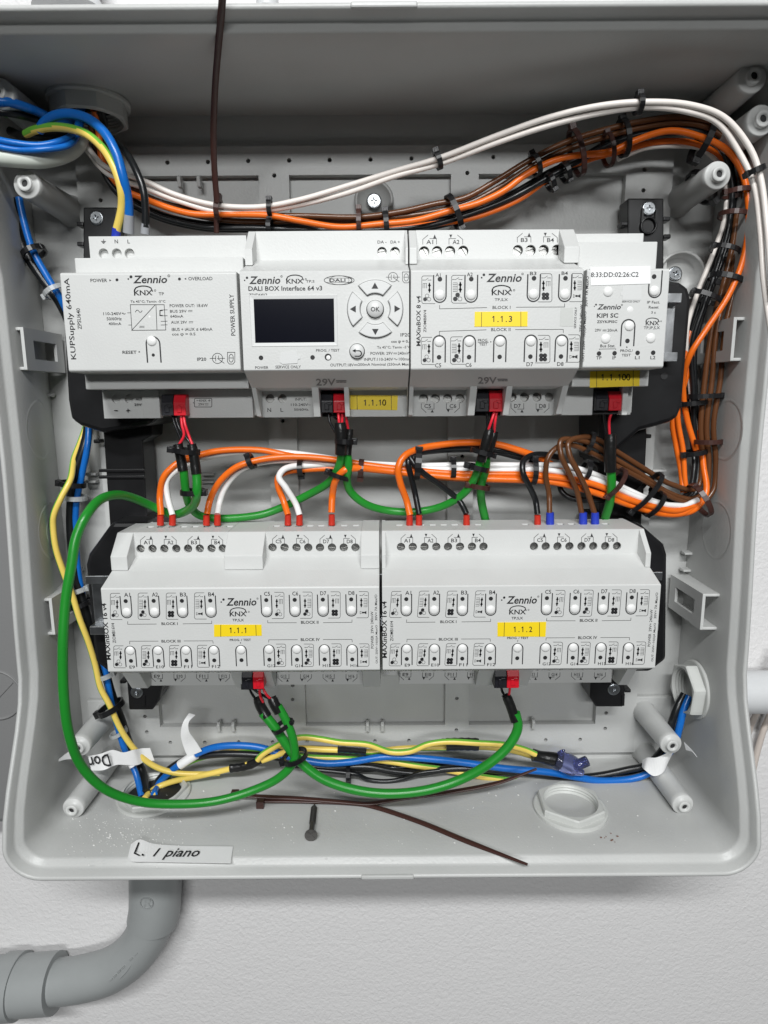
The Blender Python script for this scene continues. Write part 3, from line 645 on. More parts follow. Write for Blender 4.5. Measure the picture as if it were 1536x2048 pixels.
k = Ink(0, 440, 3.0, d=337.6); k.text('KNX', 1196, 1076, 1240, 1090); k.line([(1180, 1083), (1190, 1083)], 2.4); k.line([(1250, 1083), (1262, 1083)], 2.4); k.line([(1256, 1077), (1256, 1089)], 2.4); k.text('29V', 1190, 1099, 1226, 1113); dcsign(k, 1230, 1250, 1106)
k.line([(1172, 1070), (1266, 1070), (1271, 1075), (1271, 1118), (1266, 1122), (1172, 1122), (1167, 1118), (1167, 1075)], 3, close=True); tri(k, 1160, 1097, 6, 'l'); k.done('printed_lettering', dv.root)
k = Ink(0, 440, 3.0, d=338.8); k.line([(686, 1143), (706, 1143)], 4); k.line([(758, 1143), (779, 1143)], 4); k.line([(768, 1133), (768, 1153)], 4); k.text('AUX', 815, 1067, 856, 1082); k.text('29V', 806, 1100, 850, 1115)
k.done('printed_lettering', dv.root)
k = Ink(0, 440, 3.0, d=338.95); k.text('N', 688, 118, 708, 140); k.text('L', 765, 118, 779, 140); k.line([(622, 117), (622, 128)], 3); k.line([(608, 128), (635, 128)], 3); k.line([(613, 134), (630, 134)], 3); k.line([(618, 140), (625, 140)], 3); k.done('printed_lettering', dv.root)
# ================================================================ lighting interface (upper row, second)
dv = Dev('lighting_interface_module', -65.5, 12.3, ZC1, 'grey module with dark display and round arrow keypad, second in upper row')
X = lambda px, py=797, d=330: P(px, py, d).x
din_housing(dv, [(-65.5, X(508, 480, 326)), (X(810, 480, 326), 12.3)], [(-65.5, X(519)), (X(815), 12.3)], [(X(627), X(640)), (X(690), X(699))])
pan_top(dv, X(508, 480, 326), X(810, 480, 326), [dv.xz(764, 503.5, 331), dv.xz(790, 503.5, 331)])
pan_top(dv, X(519), X(627), [dv.xz(540, 797, 338), dv.xz(564.5, 797, 338)], bottom=True)
mb = MB(); mb.box(X(699), X(815), 337.2, 340.4, ZC1-45, ZC1-31.2); dv.part('terminal_cover', mb, bevel=.2)
mb = MB(); mb.box(X(640), X(690), 339.5, 341.5, ZC1-45, ZC1-31.2); dv.part('socket_recess', mb, 'hole', bevel=0)
S5 = (470, 440, 4.042)
k = Ink(*S5, d=306)
for t, a, b, c_, e, bo in (('TP,S', 573, 486, 643, 509, 0), ('DALI BOX Interface 64 v3', 108, 533, 705, 572, 0), ('ZDID64V3', 112, 594, 260, 617, 0), ('IP20', 1338, 914, 1415, 942, 0), ('cos φ = 0.5', 1262, 970, 1420, 998, 1), ('Ta 45°C; Tamin -5°C', 1148, 1017, 1420, 1042, 0), ('POWER: 29V', 1095, 1066, 1275, 1090, 0), ('240mW', 1316, 1065, 1422, 1089, 0), ('INPUT:110-240V', 1043, 1114, 1278, 1138, 0), ('100mA', 1325, 1112, 1422, 1136, 0), ('OUTPUT:18V', 770, 1160, 960, 1184, 0), ('200mA Nominal (250mA Max.)', 995, 1156, 1422, 1184, 0), ('PROG. / TEST', 655, 1043, 845, 1064, 0), ('POWER', 163, 1182, 270, 1204, 0), ('SERVICE ONLY', 327, 1176, 533, 1200, 0)): k.text(t, a, b, c_, e, bold=bool(bo) or 'DALI B' in t)
dcsign(k, 1282, 1310, 1078, 3); dcsign(k, 963, 992, 1172, 3); k.line([(1285, 1126), (1293, 1119), (1303, 1131), (1313, 1124)], 3.4)
symbols(k, 1277, 462, 38, 1384, 420, 508, 30, 3.4)
k.done('printed_lettering', dv.root)
k = Ink(*S5, d=306); logo(k, 113, 455, 367, 518, [(97, 467, 10), (78, 488, 6)], (376, 456, 8)); knx(k, 415, 476, 553, 514, 7)
k.ring(842, 487, 121, 4, 40, ry=36); k.ring(842, 487, 80, 2, 30, ry=36); k.line([(735, 470), (950, 470)], 2); k.line([(735, 504), (950, 504)], 2); k.text('DALI', 765, 474, 893, 500, bold=True); k.ring(905, 487, 40, 5, 12, -80, 80, ry=22); k.done('logo', dv.root)
# screen with sloping bezel
def quadpx(l, d): return [P(470+x/4.042, 440+y/4.042, d) for x, y in l]
inn = quadpx([(152, 642), (797, 637), (803, 986), (166, 992)], 307.3); outq = quadpx([(118, 612), (822, 606), (830, 1015), (138, 1022)], 305.75)
mid = quadpx([(122, 616), (818, 610), (826, 1011), (142, 1018)], 305.75)
mb = MB(); mb.loft([quadpx([(112, 608), (826, 602), (834, 1019), (134, 1026)], 306.05), outq, quadpx([(146, 637), (803, 632), (809, 991), (160, 997)], 305.1 if False else 305.9), quadpx([(152, 642), (797, 637), (803, 986), (166, 992)], 305.95)], smooth=False); dv.part('screen_bezel', mb, 'face', bevel=0)
mb = MB(); mb.add(quadpx([(150, 640), (799, 635), (805, 988), (164, 994)], 305.93), [(0, 1, 2, 3)]); dv.part('display_screen', mb, 'screen', bevel=0)
cc = P(470+1133/4.042, 440+722/4.042, 306); u = 1/4.042/ppm(750, 620, 306)
def sector(a, r0, r1, half):
    n = 10; o_ = [(r1*math.cos(math.radians(a-half+2*half*i/n)), r1*math.sin(math.radians(a-half+2*half*i/n))) for i in range(n+1)]
    hi = half*.86; i_ = [(r0*math.cos(math.radians(a+hi-2*hi*i/n)), r0*math.sin(math.radians(a+hi-2*hi*i/n))) for i in range(n+1)]
    return o_+i_
for a in (90, 0, 270, 180):
    pts = [(cc.x+x*u, cc.z+z*u) for x, z in sector(a, 124, 222, 36)]
    mb = MB(); mb.prism_y(pts, 304.7, 306.4); b_ = dv.part('arrow_button', mb, 'face', bevel=.35)
    pts = [(cc.x+x*u, cc.z+z*u) for x, z in sector(a, 117, 229, 37.5)]; mb = MB(); mb.prism_y(pts, 305.93, 306.3); obj('button_gap', mb, 'inkgrey', b_)
    k = MB(); x, z = cc.x+178*u*math.cos(math.radians(a)), cc.z+178*u*math.sin(math.radians(a)); t = math.radians(a)
    k.add([Vector((x+(p*math.cos(t)-q*math.sin(t))*u*30, 304.64, z+(p*math.sin(t)+q*math.cos(t))*u*30)) for p, q in ((.85, 0), (-.75, .9), (-.75, -.9))], [(0, 1, 2)]); obj('arrow_print', k, 'ink', b_)
mb = MB(); mb.lathe(cc, (0, -1, 0), [(66*u, -.2), (66*u, 1.4), (60*u, 1.9), (.05, 1.95)], 32, cap1=False); b_ = dv.part('ok_button', mb, 'face', bevel=0)
mb = MB(); mb.lathe(cc+Vector((0, .02, 0)), (0, -1, 0), [(72*u, 0), (72*u, .06)], 32); obj('button_gap', mb, 'hole', b_)
k = Ink(*S5, d=304.05); k.text('OK', 1097, 702, 1170, 740, bold=True); obj('arrow_print', k.mb, 'ink', b_).name = 'ok_print'
rc = P(470+987/4.042, 440+1062/4.042, 306); mb = MB(); mb.lathe(rc, (0, -1, 0), [(58*u, -.2), (58*u, 1.3), (53*u, 1.7), (.05, 1.75)], 32, cap1=False); b_ = dv.part('return_button', mb, 'face', bevel=0)
mb = MB(); mb.lathe(rc+Vector((0, .02, 0)), (0, -1, 0), [(64*u, 0), (64*u, .06)], 32); obj('button_gap', mb, 'hole', b_)
k = Ink(*S5, d=304.25); k.line([(960, 1057), (1003, 1057)], 7); k.ring(1000, 1079, 22, 7, 12, -90, 90); k.line([(970, 1101), (1002, 1101)], 7); k.poly([(948, 1057), (975, 1042), (975, 1072)]); obj('return_print', k.mb, 'ink', b_)
for x, y, r in ((210, 1114, 1.0), (627, 1111, 1.0), (752, 1108, 1.5)): o = inst('status_light', LED, P(470+x/4.042, 440+y/4.042, 305.95), dv.root); o.scale = (r, 1, r)
o = inst('push_button', BTN, P(470+755/4.042, 440+1112/4.042, 306.1), dv.root); o.scale = (.62, .3, .62)
mb = MB(); mb.add(quadpx([(372, 1068), (360, 1150), (385, 1165), (505, 1158), (510, 1125), (528, 1122), (528, 1095), (502, 1090), (497, 1055)], 305.7), [tuple(range(9))]); dv.part('service_cover', mb, 'face', bevel=0)
k = Ink(*S5, d=331); k.text('DA −' if False else 'DA -', 1152, 166, 1225, 190); k.text('DA +', 1257, 166, 1333, 190); k.done('printed_lettering', dv.root)
k = Ink(*S5, d=338-.0); k.text('N', 262, 1520, 292, 1552); k.text('L', 368, 1520, 390, 1550); k.text('INPUT:', 486, 1438, 578, 1460); k.text('110-240V~', 452, 1482, 612, 1504); k.text('50/60Hz.', 478, 1522, 598, 1542); k.done('printed_lettering', dv.root)
SL = lambda z, zc=ZC1: 306.5+(zc-22.4-z)*(15.5/7.6)
k = Ink(*S5, d=SL, lift=.25); k.text('29V', 655, 1283, 812, 1340, bold=True); [k.line([(822+i*28, 1312), (842+i*28, 1312)], 6) for i in range(3)]; k.line([(820, 1300), (898, 1300)], 7); k.done('embossed_lettering', dv.root, 'inkgrey')
# ================================================================ eight-channel actuator (upper row, third)
dv = Dev('relay_module', 13.0, 92.4, ZC1, 'grey eight channel relay module third in upper row with yellow middle label')
ex = X(1122, 500, 326)
din_housing(dv, [(13.0, X(833, 480, 326)), (ex, X(1153, 480, 326))], [(13.0, X(826)), (X(1116), X(1128))], [(X(936), X(950)), (X(1007), X(1019))])
pan_top(dv, X(833, 480, 326), ex, [dv.xz(800+x/4.042, 440+y/4.042, 331) for x, y in ((195, 255), (300, 253), (405, 252), (511, 250), (953, 245), (1057, 244), (1162, 243), (1268, 242))], r=2.55)
pan_top(dv, X(826), X(936), [dv.xz(800+x/4.042, 797, 338) for x in (190, 285, 385, 485)], bottom=True, r=2.45)
pan_top(dv, X(1019), X(1116), [dv.xz(800+x/4.042, 794, 338) for x in (905, 1007, 1108, 1208)], bottom=True, r=2.45)
mb = MB(); mb.box(X(950), X(1007), 339.5, 341.5, ZC1-45, ZC1-31.2); dv.part('socket_recess', mb, 'hole', bevel=0)
S6 = (800, 440, 4.042); k = Ink(*S6, d=306)
for t, a, b, c_, e in (('A1', 287, 430, 328, 459), ('A2', 540, 425, 588, 455), ('B3', 1050, 418, 1103, 446), ('B4', 1306, 416, 1357, 444), ('C5', 283, 1158, 333, 1192), ('C6', 530, 1155, 579, 1188), ('D7', 1022, 1150, 1076, 1182), ('D8', 1270, 1148, 1322, 1180)): k.text(t, a, b, c_, e)
k.text('TP,S,X', 765, 633, 872, 658); k.text('BLOCK I', 748, 694, 893, 719); k.text('BLOCK II', 737, 873, 893, 898); k.text('PROG.', 630, 961, 712, 984); k.line([(630, 989), (715, 989)], 3); k.text('TEST', 640, 994, 706, 1015); tri(k, 735, 985, 9, 'r')
k.line([(320, 690), (320, 718), (702, 708)], 3.4); k.line([(940, 705), (1330, 703), (1330, 676)], 3.4); k.line([(318, 930), (318, 900), (697, 888)], 3.4); k.line([(932, 886), (1320, 884), (1320, 912)], 3.4)
k.text('MAXinBOX 8 v4', 132, 615, 167, 1020, rot=90, bold=True); k.text('ZIOMB8V4', 190, 727, 213, 908, rot=90)
k.text('OUT: 250V~16(6)A Max/O', 1478, 740, 1504, 1145, rot=90); k.text('30V= 7A Max/O', 1498, 455, 1522, 700, rot=90); k.text('29V = 240mW', 1452, 682, 1474, 905, rot=90); k.text('SERVICE ONLY', 1409, 704, 1427, 876, rot=90)
for x0, x1, y0, y1, kd, mi in ((176, 262, 452, 676, 0, 0), (416, 515, 447, 672, 1, 0), (1138, 1228, 434, 662, 2, 1), (1392, 1478, 432, 660, 3, 1), (172, 258, 948, 1168, 0, 0), (408, 505, 944, 1166, 1, 0), (1116, 1212, 932, 1155, 2, 1), (1362, 1455, 928, 1150, 3, 1)): iconbox(k, x0, x1, y0, y1, kd, bool(mi), 3.2)
k.done('printed_lettering', dv.root)
k = Ink(*S6, d=306); logo(k, 698, 433, 985, 502, [(678, 443, 11), (660, 466, 7)], (990, 436, 8)); knx(k, 742, 565, 900, 607, 8); k.done('logo', dv.root)
q = 4.042
keys(dv, k, [(800+x/q, 440+(y)/q) for x, y in ((321, 671), (573, 670), (1077, 664), (1330, 664))], False, 28/4.38, 54/4.38, .6, 0.3, 7.3)
keys(dv, k, [(800+x/q, 440+(y)/q) for x, y in ((317, 930), (561, 929), (810, 927), (1060, 925), (1309, 924))], True, 27.5/4.33, 54/4.33, .6, -.1, 6.9)
mb = MB(); mb.add([P(800+x/q, 440+y/q, 305.9) for x, y in ((1298, 712), (1400, 708), (1404, 860), (1292, 858))], [(0, 1, 2, 3)]); dv.part('service_cover', mb, 'nut', bevel=0)
k = Ink(*S6, d=331)
for x0, x1, t, ty in ((184, 295, 'A1', 'a'), (396, 507, 'A2', 'b'), (948, 1058, 'B3', 'a'), (1160, 1271, 'B4', 'b')): termsym(k, x0, x1, 118 if x0 < 900 else 104, 196 if x0 < 900 else 180, t, ty, 3.4)
k.done('printed_lettering', dv.root)
def termsym_low(k, x0, x1, y0, y1, t, typ, w):
    L = x1-x0; h = y1-y0
    if typ == 'a':
        k.line([(x0, y0), (x0, y0+h*.5), (x0+L*.38, y1)], w); k.line([(x0+L*.5, y0+h*.62), (x1, y0+h*.62), (x1, y0)], w); k.poly([(x1-L*.26, y1), (x1-L*.02, y1), (x1-L*.14, y0+h*.66)])
    else:
        k.line([(x1, y0), (x1, y0+h*.5), (x1-L*.38, y1)], w); k.line([(x1-L*.5, y0+h*.62), (x0, y0+h*.62), (x0, y0)], w); k.poly([(x0+L*.02, y0+h*.66), (x0+L*.26, y0+h*.66), (x0+L*.14, y1)])
    k.text(t, x0+L*.24, y0+h*.05, x1-L*.24, y0+h*.5)
k = Ink(*S6, d=338)
for x0, x1, t, ty in ((172, 275, 'C5', 'a'), (375, 480, 'C6', 'b'), (898, 1000, 'D7', 'a'), (1100, 1204, 'D8', 'b')): termsym_low(k, x0, x1, 1484, 1556, t, ty, 3.4)
k.done('printed_lettering', dv.root)
k = Ink(*S6, d=SL, lift=.25); k.text('29V', 630, 1270, 780, 1325, bold=True); [k.line([(792+i*28, 1300), (812+i*28, 1300)], 6) for i in range(3)]; k.line([(790, 1288), (866, 1288)], 7); k.done('embossed_lettering', dv.root, 'inkgrey')
# ================================================================ network interface (upper row, right end)
dv = Dev('network_interface_module', 93.9, 132, ZC1, 'narrow grey interface module with white address sticker at right of upper row')
mb = MB(); cx0, cx1 = X(1192, 800, 334), X(1245, 800, 334)
mb.prism(T([(362, 45.5), (339.6, 45.5), (339.6, 37.5), (322, 37.5), (322, 22.6), (307, 22.4), (306, 21.6), (306, -21.6), (307, -22.4), (322, -22.6), (322, -30.5), (341.5, -30.5), (341.5, -44), (362, -44)]), 93.9, 132)
mb.box(93.9, cx0, 338.5, 341.8, ZC1-45, ZC1-30.3); mb.box(cx1, cx1+3, 334, 341.8, ZC1-45, ZC1-30.3); mb.box(cx1+3, 130.4, 338.5, 341.8, ZC1-45, ZC1-30.3)
dv.part('housing', mb, bevel=.45)
mb = MB(); mb.box(cx0, cx1, 339.5, 341.7, ZC1-44.6, ZC1-31.2); dv.part('socket_recess', mb, 'hole', bevel=0)
S7 = (1120, 440, 3.692); k = Ink(*S7, d=306)
for t, a, b, c_, e in (('SERVICE ONLY', 458, 595, 590, 609), ('KIPI SC', 272, 689, 430, 722), ('ZSYKIPISC', 272, 741, 423, 761), ('29V', 257, 803, 305, 824), ('20mA', 350, 803, 424, 824), ('IP Fact.', 643, 597, 738, 617), ('Reset', 655, 634, 728, 654), ('3 s', 673, 673, 706, 692), ('TP,IP,S,X', 618, 785, 737, 810), ('Bus Stat.', 297, 918, 408, 940), ('TP', 267, 1006, 306, 1030), ('IP', 387, 1005, 413, 1029), ('L1', 553, 1004, 587, 1028), ('L2', 667, 1003, 704, 1028), ('PROG./', 445, 955, 538, 975), ('TEST', 455, 988, 522, 1007)): k.text(t, a, b, c_, e, bold='KIPI' in t)
dcsign(k, 316, 342, 815, 3); k.line([(290, 958), (290, 953), (411, 951), (411, 957)], 3); tri(k, 493, 937, 9, 'u')
k.done('printed_lettering', dv.root)
k = Ink(*S7, d=306); logo(k, 275, 622, 450, 661, [(266, 625, 7), (254, 638, 4)], (457, 627, 6)); knx(k, 633, 746, 732, 777, 5); k.done('logo', dv.root)
q = 3.692; K7 = lambda x, y, d=306: P(1120+x/q, 440+y/q, d)
me = uslot(27.5/4.35, 53/4.35, .6, False); inst('button_slot', me, K7(696, 577, 305.98)+Vector((0, 0, 3.15)), dv.root); inst('push_button', BTN, K7(697, 524), dv.root); inst('status_light', LED, K7(695, 418, 305.97), dv.root)
me = uslot(29/4.3, 53/4.3, .6, True); inst('button_slot', me, K7(507, 733, 305.98)-Vector((0, 0, 3.2)), dv.root); inst('push_button', BTN, K7(512, 782), dv.root); inst('status_light', LED, K7(498, 893, 305.97), dv.root)
for x, y in ((355, 530), (337, 877), (670, 873)): inst('push_button', BTN, K7(x, y, 306.1), dv.root)
o = inst('push_button', BTN, K7(517, 662, 306.3), dv.root); o.scale = (.8, .5, .8)
for x, y in ((288, 986), (403, 984), (573, 981), (688, 980)): inst('status_light', LED, K7(x, y, 305.97), dv.root)
mb = MB(); mb.add([K7(x, y, 305.9) for x, y in ((462, 485), (602, 485), (600, 590), (462, 590), (462, 558), (448, 556), (446, 532), (460, 528))], [tuple(range(8))]); dv.part('service_cover', mb, 'label_w' if False else 'face', bevel=0)
# ================================================================ sixteen-channel actuators (lower row)
dv = Dev('relay_module', -142.1, -2.6, ZC2, 'grey sixteen channel relay module at left of lower row with raised middle shoulder')
def X2(px, py, d=326): return P(px, py, d).x
din_housing(dv, [(-142.1, X2(262, 1100)), (X2(453, 1100), X2(529, 1100)), (X2(722, 1100), -2.6)], [(-142.1, X2(284, 1350)), (X2(464, 1350), X2(545, 1350)), (X2(725, 1350), -2.6)])
cA = [281, 305, 328.5, 352.5, 376, 399.5, 423, 445.5]; cB = [545, 569, 593, 616.5, 640, 664, 687.5, 711]
pan_top(dv, X2(262, 1100), X2(453, 1100), [dv.xz(x, 1097.5-.004*(x-280), 331) for x in cA], [X2(x, 1050, 345.5) for x in (300, 321, 344, 367, 390, 414, 437, 459)], r=2.25)
pan_top(dv, X2(529, 1100), X2(722, 1100), [dv.xz(x, 1095, 331) for x in cB], [X2(x, 1050, 345.5) for x in (553, 575, 598, 620, 642, 663, 688, 712)], r=2.25)
lA = [303, 325, 348, 370.5, 393, 416, 438, 459]; lB = [556, 578, 601, 623, 646, 668.5, 692, 714]
pan_top(dv, X2(284, 1350), X2(464, 1350), [(X2(x, 1345, 338), ZC2-35.2) for x in lA], bottom=True, r=2.3)
pan_top(dv, X2(545, 1350), X2(725, 1350), [(X2(x, 1345, 338), ZC2-35.2) for x in lB], bottom=True, r=2.3)
mb = MB(); mb.box(X2(484, 1350, 334), X2(527, 1350, 334), 330.5, 332.8, ZC2-44.3, ZC2-36); dv.part('socket_recess', mb, 'hole', bevel=0)
k = Ink(0, 0, 1, d=306)
def a16(x, y): return 150+x/4.655, 1130+y/4.655
def b16(x, y): return 470+x/4.655, 1130+y/4.655
upl = [(254.2, 1236.5), (309.8, 1236), (366, 1236), (422.5, 1235.5), (534, 1234.5), (590.5, 1234), (646.5, 1233.5), (703, 1233)]
lol = [(259.5, 1291.5), (315, 1291.2), (371, 1290.8), (426.8, 1290.4), (481.5, 1290), (537.5, 1289), (593, 1289), (648.5, 1288.5), (704, 1288.5)]
for (x, y), t in zip(upl, ('A1', 'A2', 'B3', 'B4', 'C5', 'C6', 'D7', 'D8')): k.text(t, x-6, y-51, x+6, y-43)
for (x, y), t in zip(lol[:4]+lol[5:], ('E9', 'E10', 'F11', 'F12', 'G13', 'G14', 'H15', 'H16')): w_ = 5.5 if len(t) == 2 else 8; k.text(t, x+5-w_, y+39.5, x+5+w_, y+45.5)
for i, (x, y) in enumerate(upl):
    if i < 4: iconbox(k, x-33.5, x-14.5, y-50, y+2.5, i % 4, False, .75)
    else: iconbox(k, x+15, x+34, y-50, y+2.5, i % 4, True, .75)
for i, (x, y) in enumerate(lol[:4]+lol[5:]):
    if i < 4: iconbox(k, x-32, x-13, y, y+44, i % 4, False, .75)
    else: iconbox(k, x+15, x+34, y-1, y+44, i % 4, True, .75)
for t, a, b, c_, e in (('BLOCK I', 323, 1244.5, 355.5, 1250), ('BLOCK III', 323, 1279.5, 361, 1285), ('BLOCK II', 602, 1241.5, 637, 1247.5), ('BLOCK IV', 601.5, 1276, 639.5, 1282), ('TP,S,X', 465, 1237.5, 488, 1243.5), ('PROG. / TEST', 459.5, 1277.5, 502, 1282)): k.text(t, a, b, c_, e, bold=True)
tri(k, 481, 1286, 2.0, 'd')
k.line([(255.5, 1243), (255.5, 1248.5), (313, 1248)], .75); k.line([(366, 1247.5), (423.5, 1247), (423.5, 1241.5)], .75); k.line([(535.5, 1240.5), (535.5, 1245.5), (593, 1245.3)], .75); k.line([(646.5, 1245.2), (704, 1244.5), (704, 1239.5)], .75)
k.line([(259.5, 1288), (259.5, 1282.3), (316.5, 1282.2)], .75); k.line([(368, 1281.8), (425.5, 1281.5), (426.5, 1286.5)], .75); k.line([(537.5, 1284.5), (537.5, 1279.5), (595, 1279.2)], .75); k.line([(646.5, 1279), (704, 1278.7), (704.5, 1284)], .75)
k.text('MAXinBOX 16 v4', 207.5, 1207, 217.5, 1320, rot=90, bold=True); k.text('ZIOMB16V4', 224, 1246, 230.5, 1286, rot=90)
k.text('OUT: 250V~16(6)A Max/O', 751, 1250, 756.5, 1327, rot=90); k.text('30V= 7A Max/O', 749.5, 1189, 754.5, 1241, rot=90); k.text('POWER  29V= 240mW', 741.5, 1223, 747, 1297, rot=90)
k.done('printed_lettering', dv.root)
k = Ink(0, 0, 1, d=306); logo(k, 452, 1196, 513, 1211.5, [(447, 1199, 2.4), (442.5, 1204, 1.5)], (515, 1197, 1.7)); knx(k, 459.5, 1223, 493, 1232.5, 1.6); k.done('logo', dv.root)
keys(dv, k, upl, False, 23.4/4.02, 47/4.02, .5, 0.25, 6.1)
keys(dv, k, lol, True, 23.4/3.93, 45/3.93, .5, -.35, 5.2)
k = Ink(0, 0, 1, d=331)
for lst, ts in ((cA, ('A1', 'A2', 'B3', 'B4')), (cB, ('C5', 'C6', 'D7', 'D8'))):
    for j in range(4): a, b = lst[2*j], lst[2*j+1]; y0 = 1071.5 if lst is cA else 1069.5; termsym(k, a, b, y0, y0+17.5, ts[j], 'ab'[j % 2], .8)
k.done('printed_lettering', dv.root)
k = Ink(0, 0, 1, d=338)
for lst, ts in ((lA, ('E9', 'E10', 'F11', 'F12')), (lB, ('G13', 'G14', 'H15', 'H16'))):
    for j in range(4): a, b = lst[2*j], lst[2*j+1]; termsym_low(k, a, b, 1348.5, 1363, ts[j], 'ab'[j % 2], .8)
k.done('printed_lettering', dv.root)
# the second one: same parts, but its top shoulder is recessed along its whole width
SH = 140.9
r2 = copy_tree(dv.root); r2.location.x += SH*MM; ORG[r2.name] = ORG[dv.root.name]+Vector((SH, 0, 0)); r2['label'] = 'grey sixteen channel relay module at right of lower row with one wide shoulder recess'
for ch in list(r2.children):
    if ch.name.startswith(('housing', 'terminal_cover')): bpy.data.objects.remove(ch)
class D2: pass
d2 = Dev.__new__(Dev); d2.root = r2; d2.x0, d2.x1, d2.zc = -142.1+SH, -2.6+SH, ZC2
din_housing(d2, [(d2.x0, X2(771, 1100)), (X2(1283, 1100), d2.x1)], [(d2.x0, X2(766, 1350)), (X2(955, 1350), X2(1090, 1350) if False else X2(1062, 1350)), (X2(1248, 1350), d2.x1-2.5)])
TSx = []
hl = [x for x in (802, 825.5, 849, 872.5, 896, 920, 944, 967)]+[x for x in (1068, 1091.5, 1115, 1139, 1163, 1186.5, 1210.5, 1234)]
vs_h = [d2.xz(x, 1094-.004*(x-760), 331) for x in hl]
for ch in list(r2.children):
    if ch.name.startswith('terminal_screw') and ch.location.z > .05: pass
old_n = len(r2.children)
for ch in list(r2.children):
    if ch.name.startswith('terminal_screw') and ch.location.z > .07: bpy.data.objects.remove(ch)
pan_top(d2, X2(771, 1100), X2(1283, 1100), vs_h, [X2(x, 1050, 345.5) for x in (799, 820, 843, 866, 888, 910, 933, 957, 1051, 1074, 1098, 1121, 1143, 1165, 1187, 1211)], r=2.25)
for lst in ((824, 845, 868, 890, 913, 936, 959, 981), (1078, 1100, 1122, 1145, 1168, 1190, 1213, 1236)): pass
for a, b, L in ((X2(284, 1350)+SH, X2(464, 1350)+SH, lA), (X2(545, 1350)+SH, X2(725, 1350)+SH, lB)):
    vs, fs = plate(rect(a, b, ZC2-45, ZC2-31.3), [circ(X2(x, 1345, 338)+SH, ZC2-35.2, 2.3, 22) for x in L], 1.6)
    mb = MB(); mb.add([(u, 338.8-w, v) for u, v, w in vs], fs); d2.part('terminal_cover', mb, bevel=0)
for ch in list(r2.children):                # move the top symbols under the shifted screws
    if ch.name.startswith('printed_lettering') and ch.location.z > .07: bpy.data.objects.remove(ch)
k = Ink(0, 0, 1, d=331)
for off, ts in ((0, ('A1', 'A2', 'B3', 'B4')), (8, ('C5', 'C6', 'D7', 'D8'))):
    for j in range(4): a, b = hl[off+2*j], hl[off+2*j+1]; y0 = 1068-.004*(a-760); termsym(k, a, b, y0, y0+17.5, ts[j], 'ab'[j % 2], .8)
k.done('printed_lettering', r2)
# ================================================================ stickers
def numtext(k, txt, tb):
    x0, y0, x1, y1 = tb; h = y1-y0; n = len(txt); cw = (x1-x0+h*.1)/(n-.25); w = h*.13
    for i, ch in enumerate(txt):
        cx = x0+cw*(i+.4)
        if ch == '1': k.line([(cx, y0+w*.5), (cx, y1-w*.4)], w); k.line([(cx, y0+w*.5), (cx-h*.2, y0+h*.24)], w*.9)
        elif ch == '.': k.dot(cx, y1-w*.6, w*.75)
        elif ch == '0': k.ring(cx, (y0+y1)/2, h*.25, w, 20, ry=h*.45)
        else: k.text(ch, cx-h*.28, y0, cx+h*.28, y1)
def sticker(quad, d, label, txt, tb, m='label_y', marks=(), crop=(0, 0, 1), bold=False, cat='sticker', group=None):
    ox, oy, sc = crop; pts = [P(ox+x/sc, oy+y/sc, d-.22) for x, y in quad]
    mb = MB(); back = [p+Vector((0, .2, 0)) for p in pts]; mb.add(pts+back, [(0, 1, 2, 3), (7, 6, 5, 4), (0, 4, 5, 1), (1, 5, 6, 2), (2, 6, 7, 3), (3, 7, 4, 0)])
    t = obj('address_label', mb, m); tag(t, label, cat, group)
    k = Ink(ox, oy, sc, d=d-.25, lift=.05); (numtext if m == 'label_y' else (lambda k, t, b: k.text(t, *b)))(k, txt, tb)
    for a in marks: k.line(list(a), 3.4*sc/4.0)
    k.done('printed_number', t); return t
G_ = 'yellow address labels'
sticker([(605, 742), (1032, 740), (1030, 860), (602, 862)], 306, 'yellow label 1.1.3 in the middle of the upper relay module', '1.1.3', (745, 775, 900, 824), marks=[((660, 746), (658, 860)), ((977, 742), (977, 858))], crop=S6, group=G_)
sticker([(932, 1415), (1316, 1418), (1312, 1537), (933, 1532)], 337.2, 'yellow label 1.1.10 below the display module beside its red connector', '1.1.10', (1042, 1452, 1212, 1500), marks=[((986, 1418), (988, 1532)), ((1263, 1418), (1265, 1535))], crop=S5, group=G_)
sticker([(223, 1118), (591, 1104), (586, 1226), (219, 1238)], 322, 'yellow label 1.1.100 on the lower step of the narrow right module', '1.1.100', (305, 1137, 510, 1184), marks=[((271, 1117), (270, 1235)), ((541, 1107), (540, 1228))], crop=S7, group=G_)
sticker([(428, 1249.5), (523, 1249.5), (523.5, 1271.5), (428, 1273.5)], 306, 'yellow label 1.1.1 on the left module of the lower row', '1.1.1', (459, 1255, 493, 1266), marks=[((441.5, 1250), (441.5, 1273)), ((511.5, 1250), (512.5, 1271))], crop=(0, 0, 1), group=G_)
sticker([(995, 1245), (1092.5, 1244), (1091, 1273.5), (995, 1273)], 306, 'yellow label 1.1.2 on the right module of the lower row', '1.1.2', (1027, 1253, 1063, 1264), marks=[((1009, 1245), (1008, 1273)), ((1079, 1245), (1079, 1273))], crop=(0, 0, 1), group=G_)
sticker([(222, 347), (668, 338), (668, 470), (228, 484)], 306, 'white sticker with printed hexadecimal address on the narrow right module', '8:33:DD:02:26:C2', (228, 385, 580, 421), m='label_w', crop=S7)
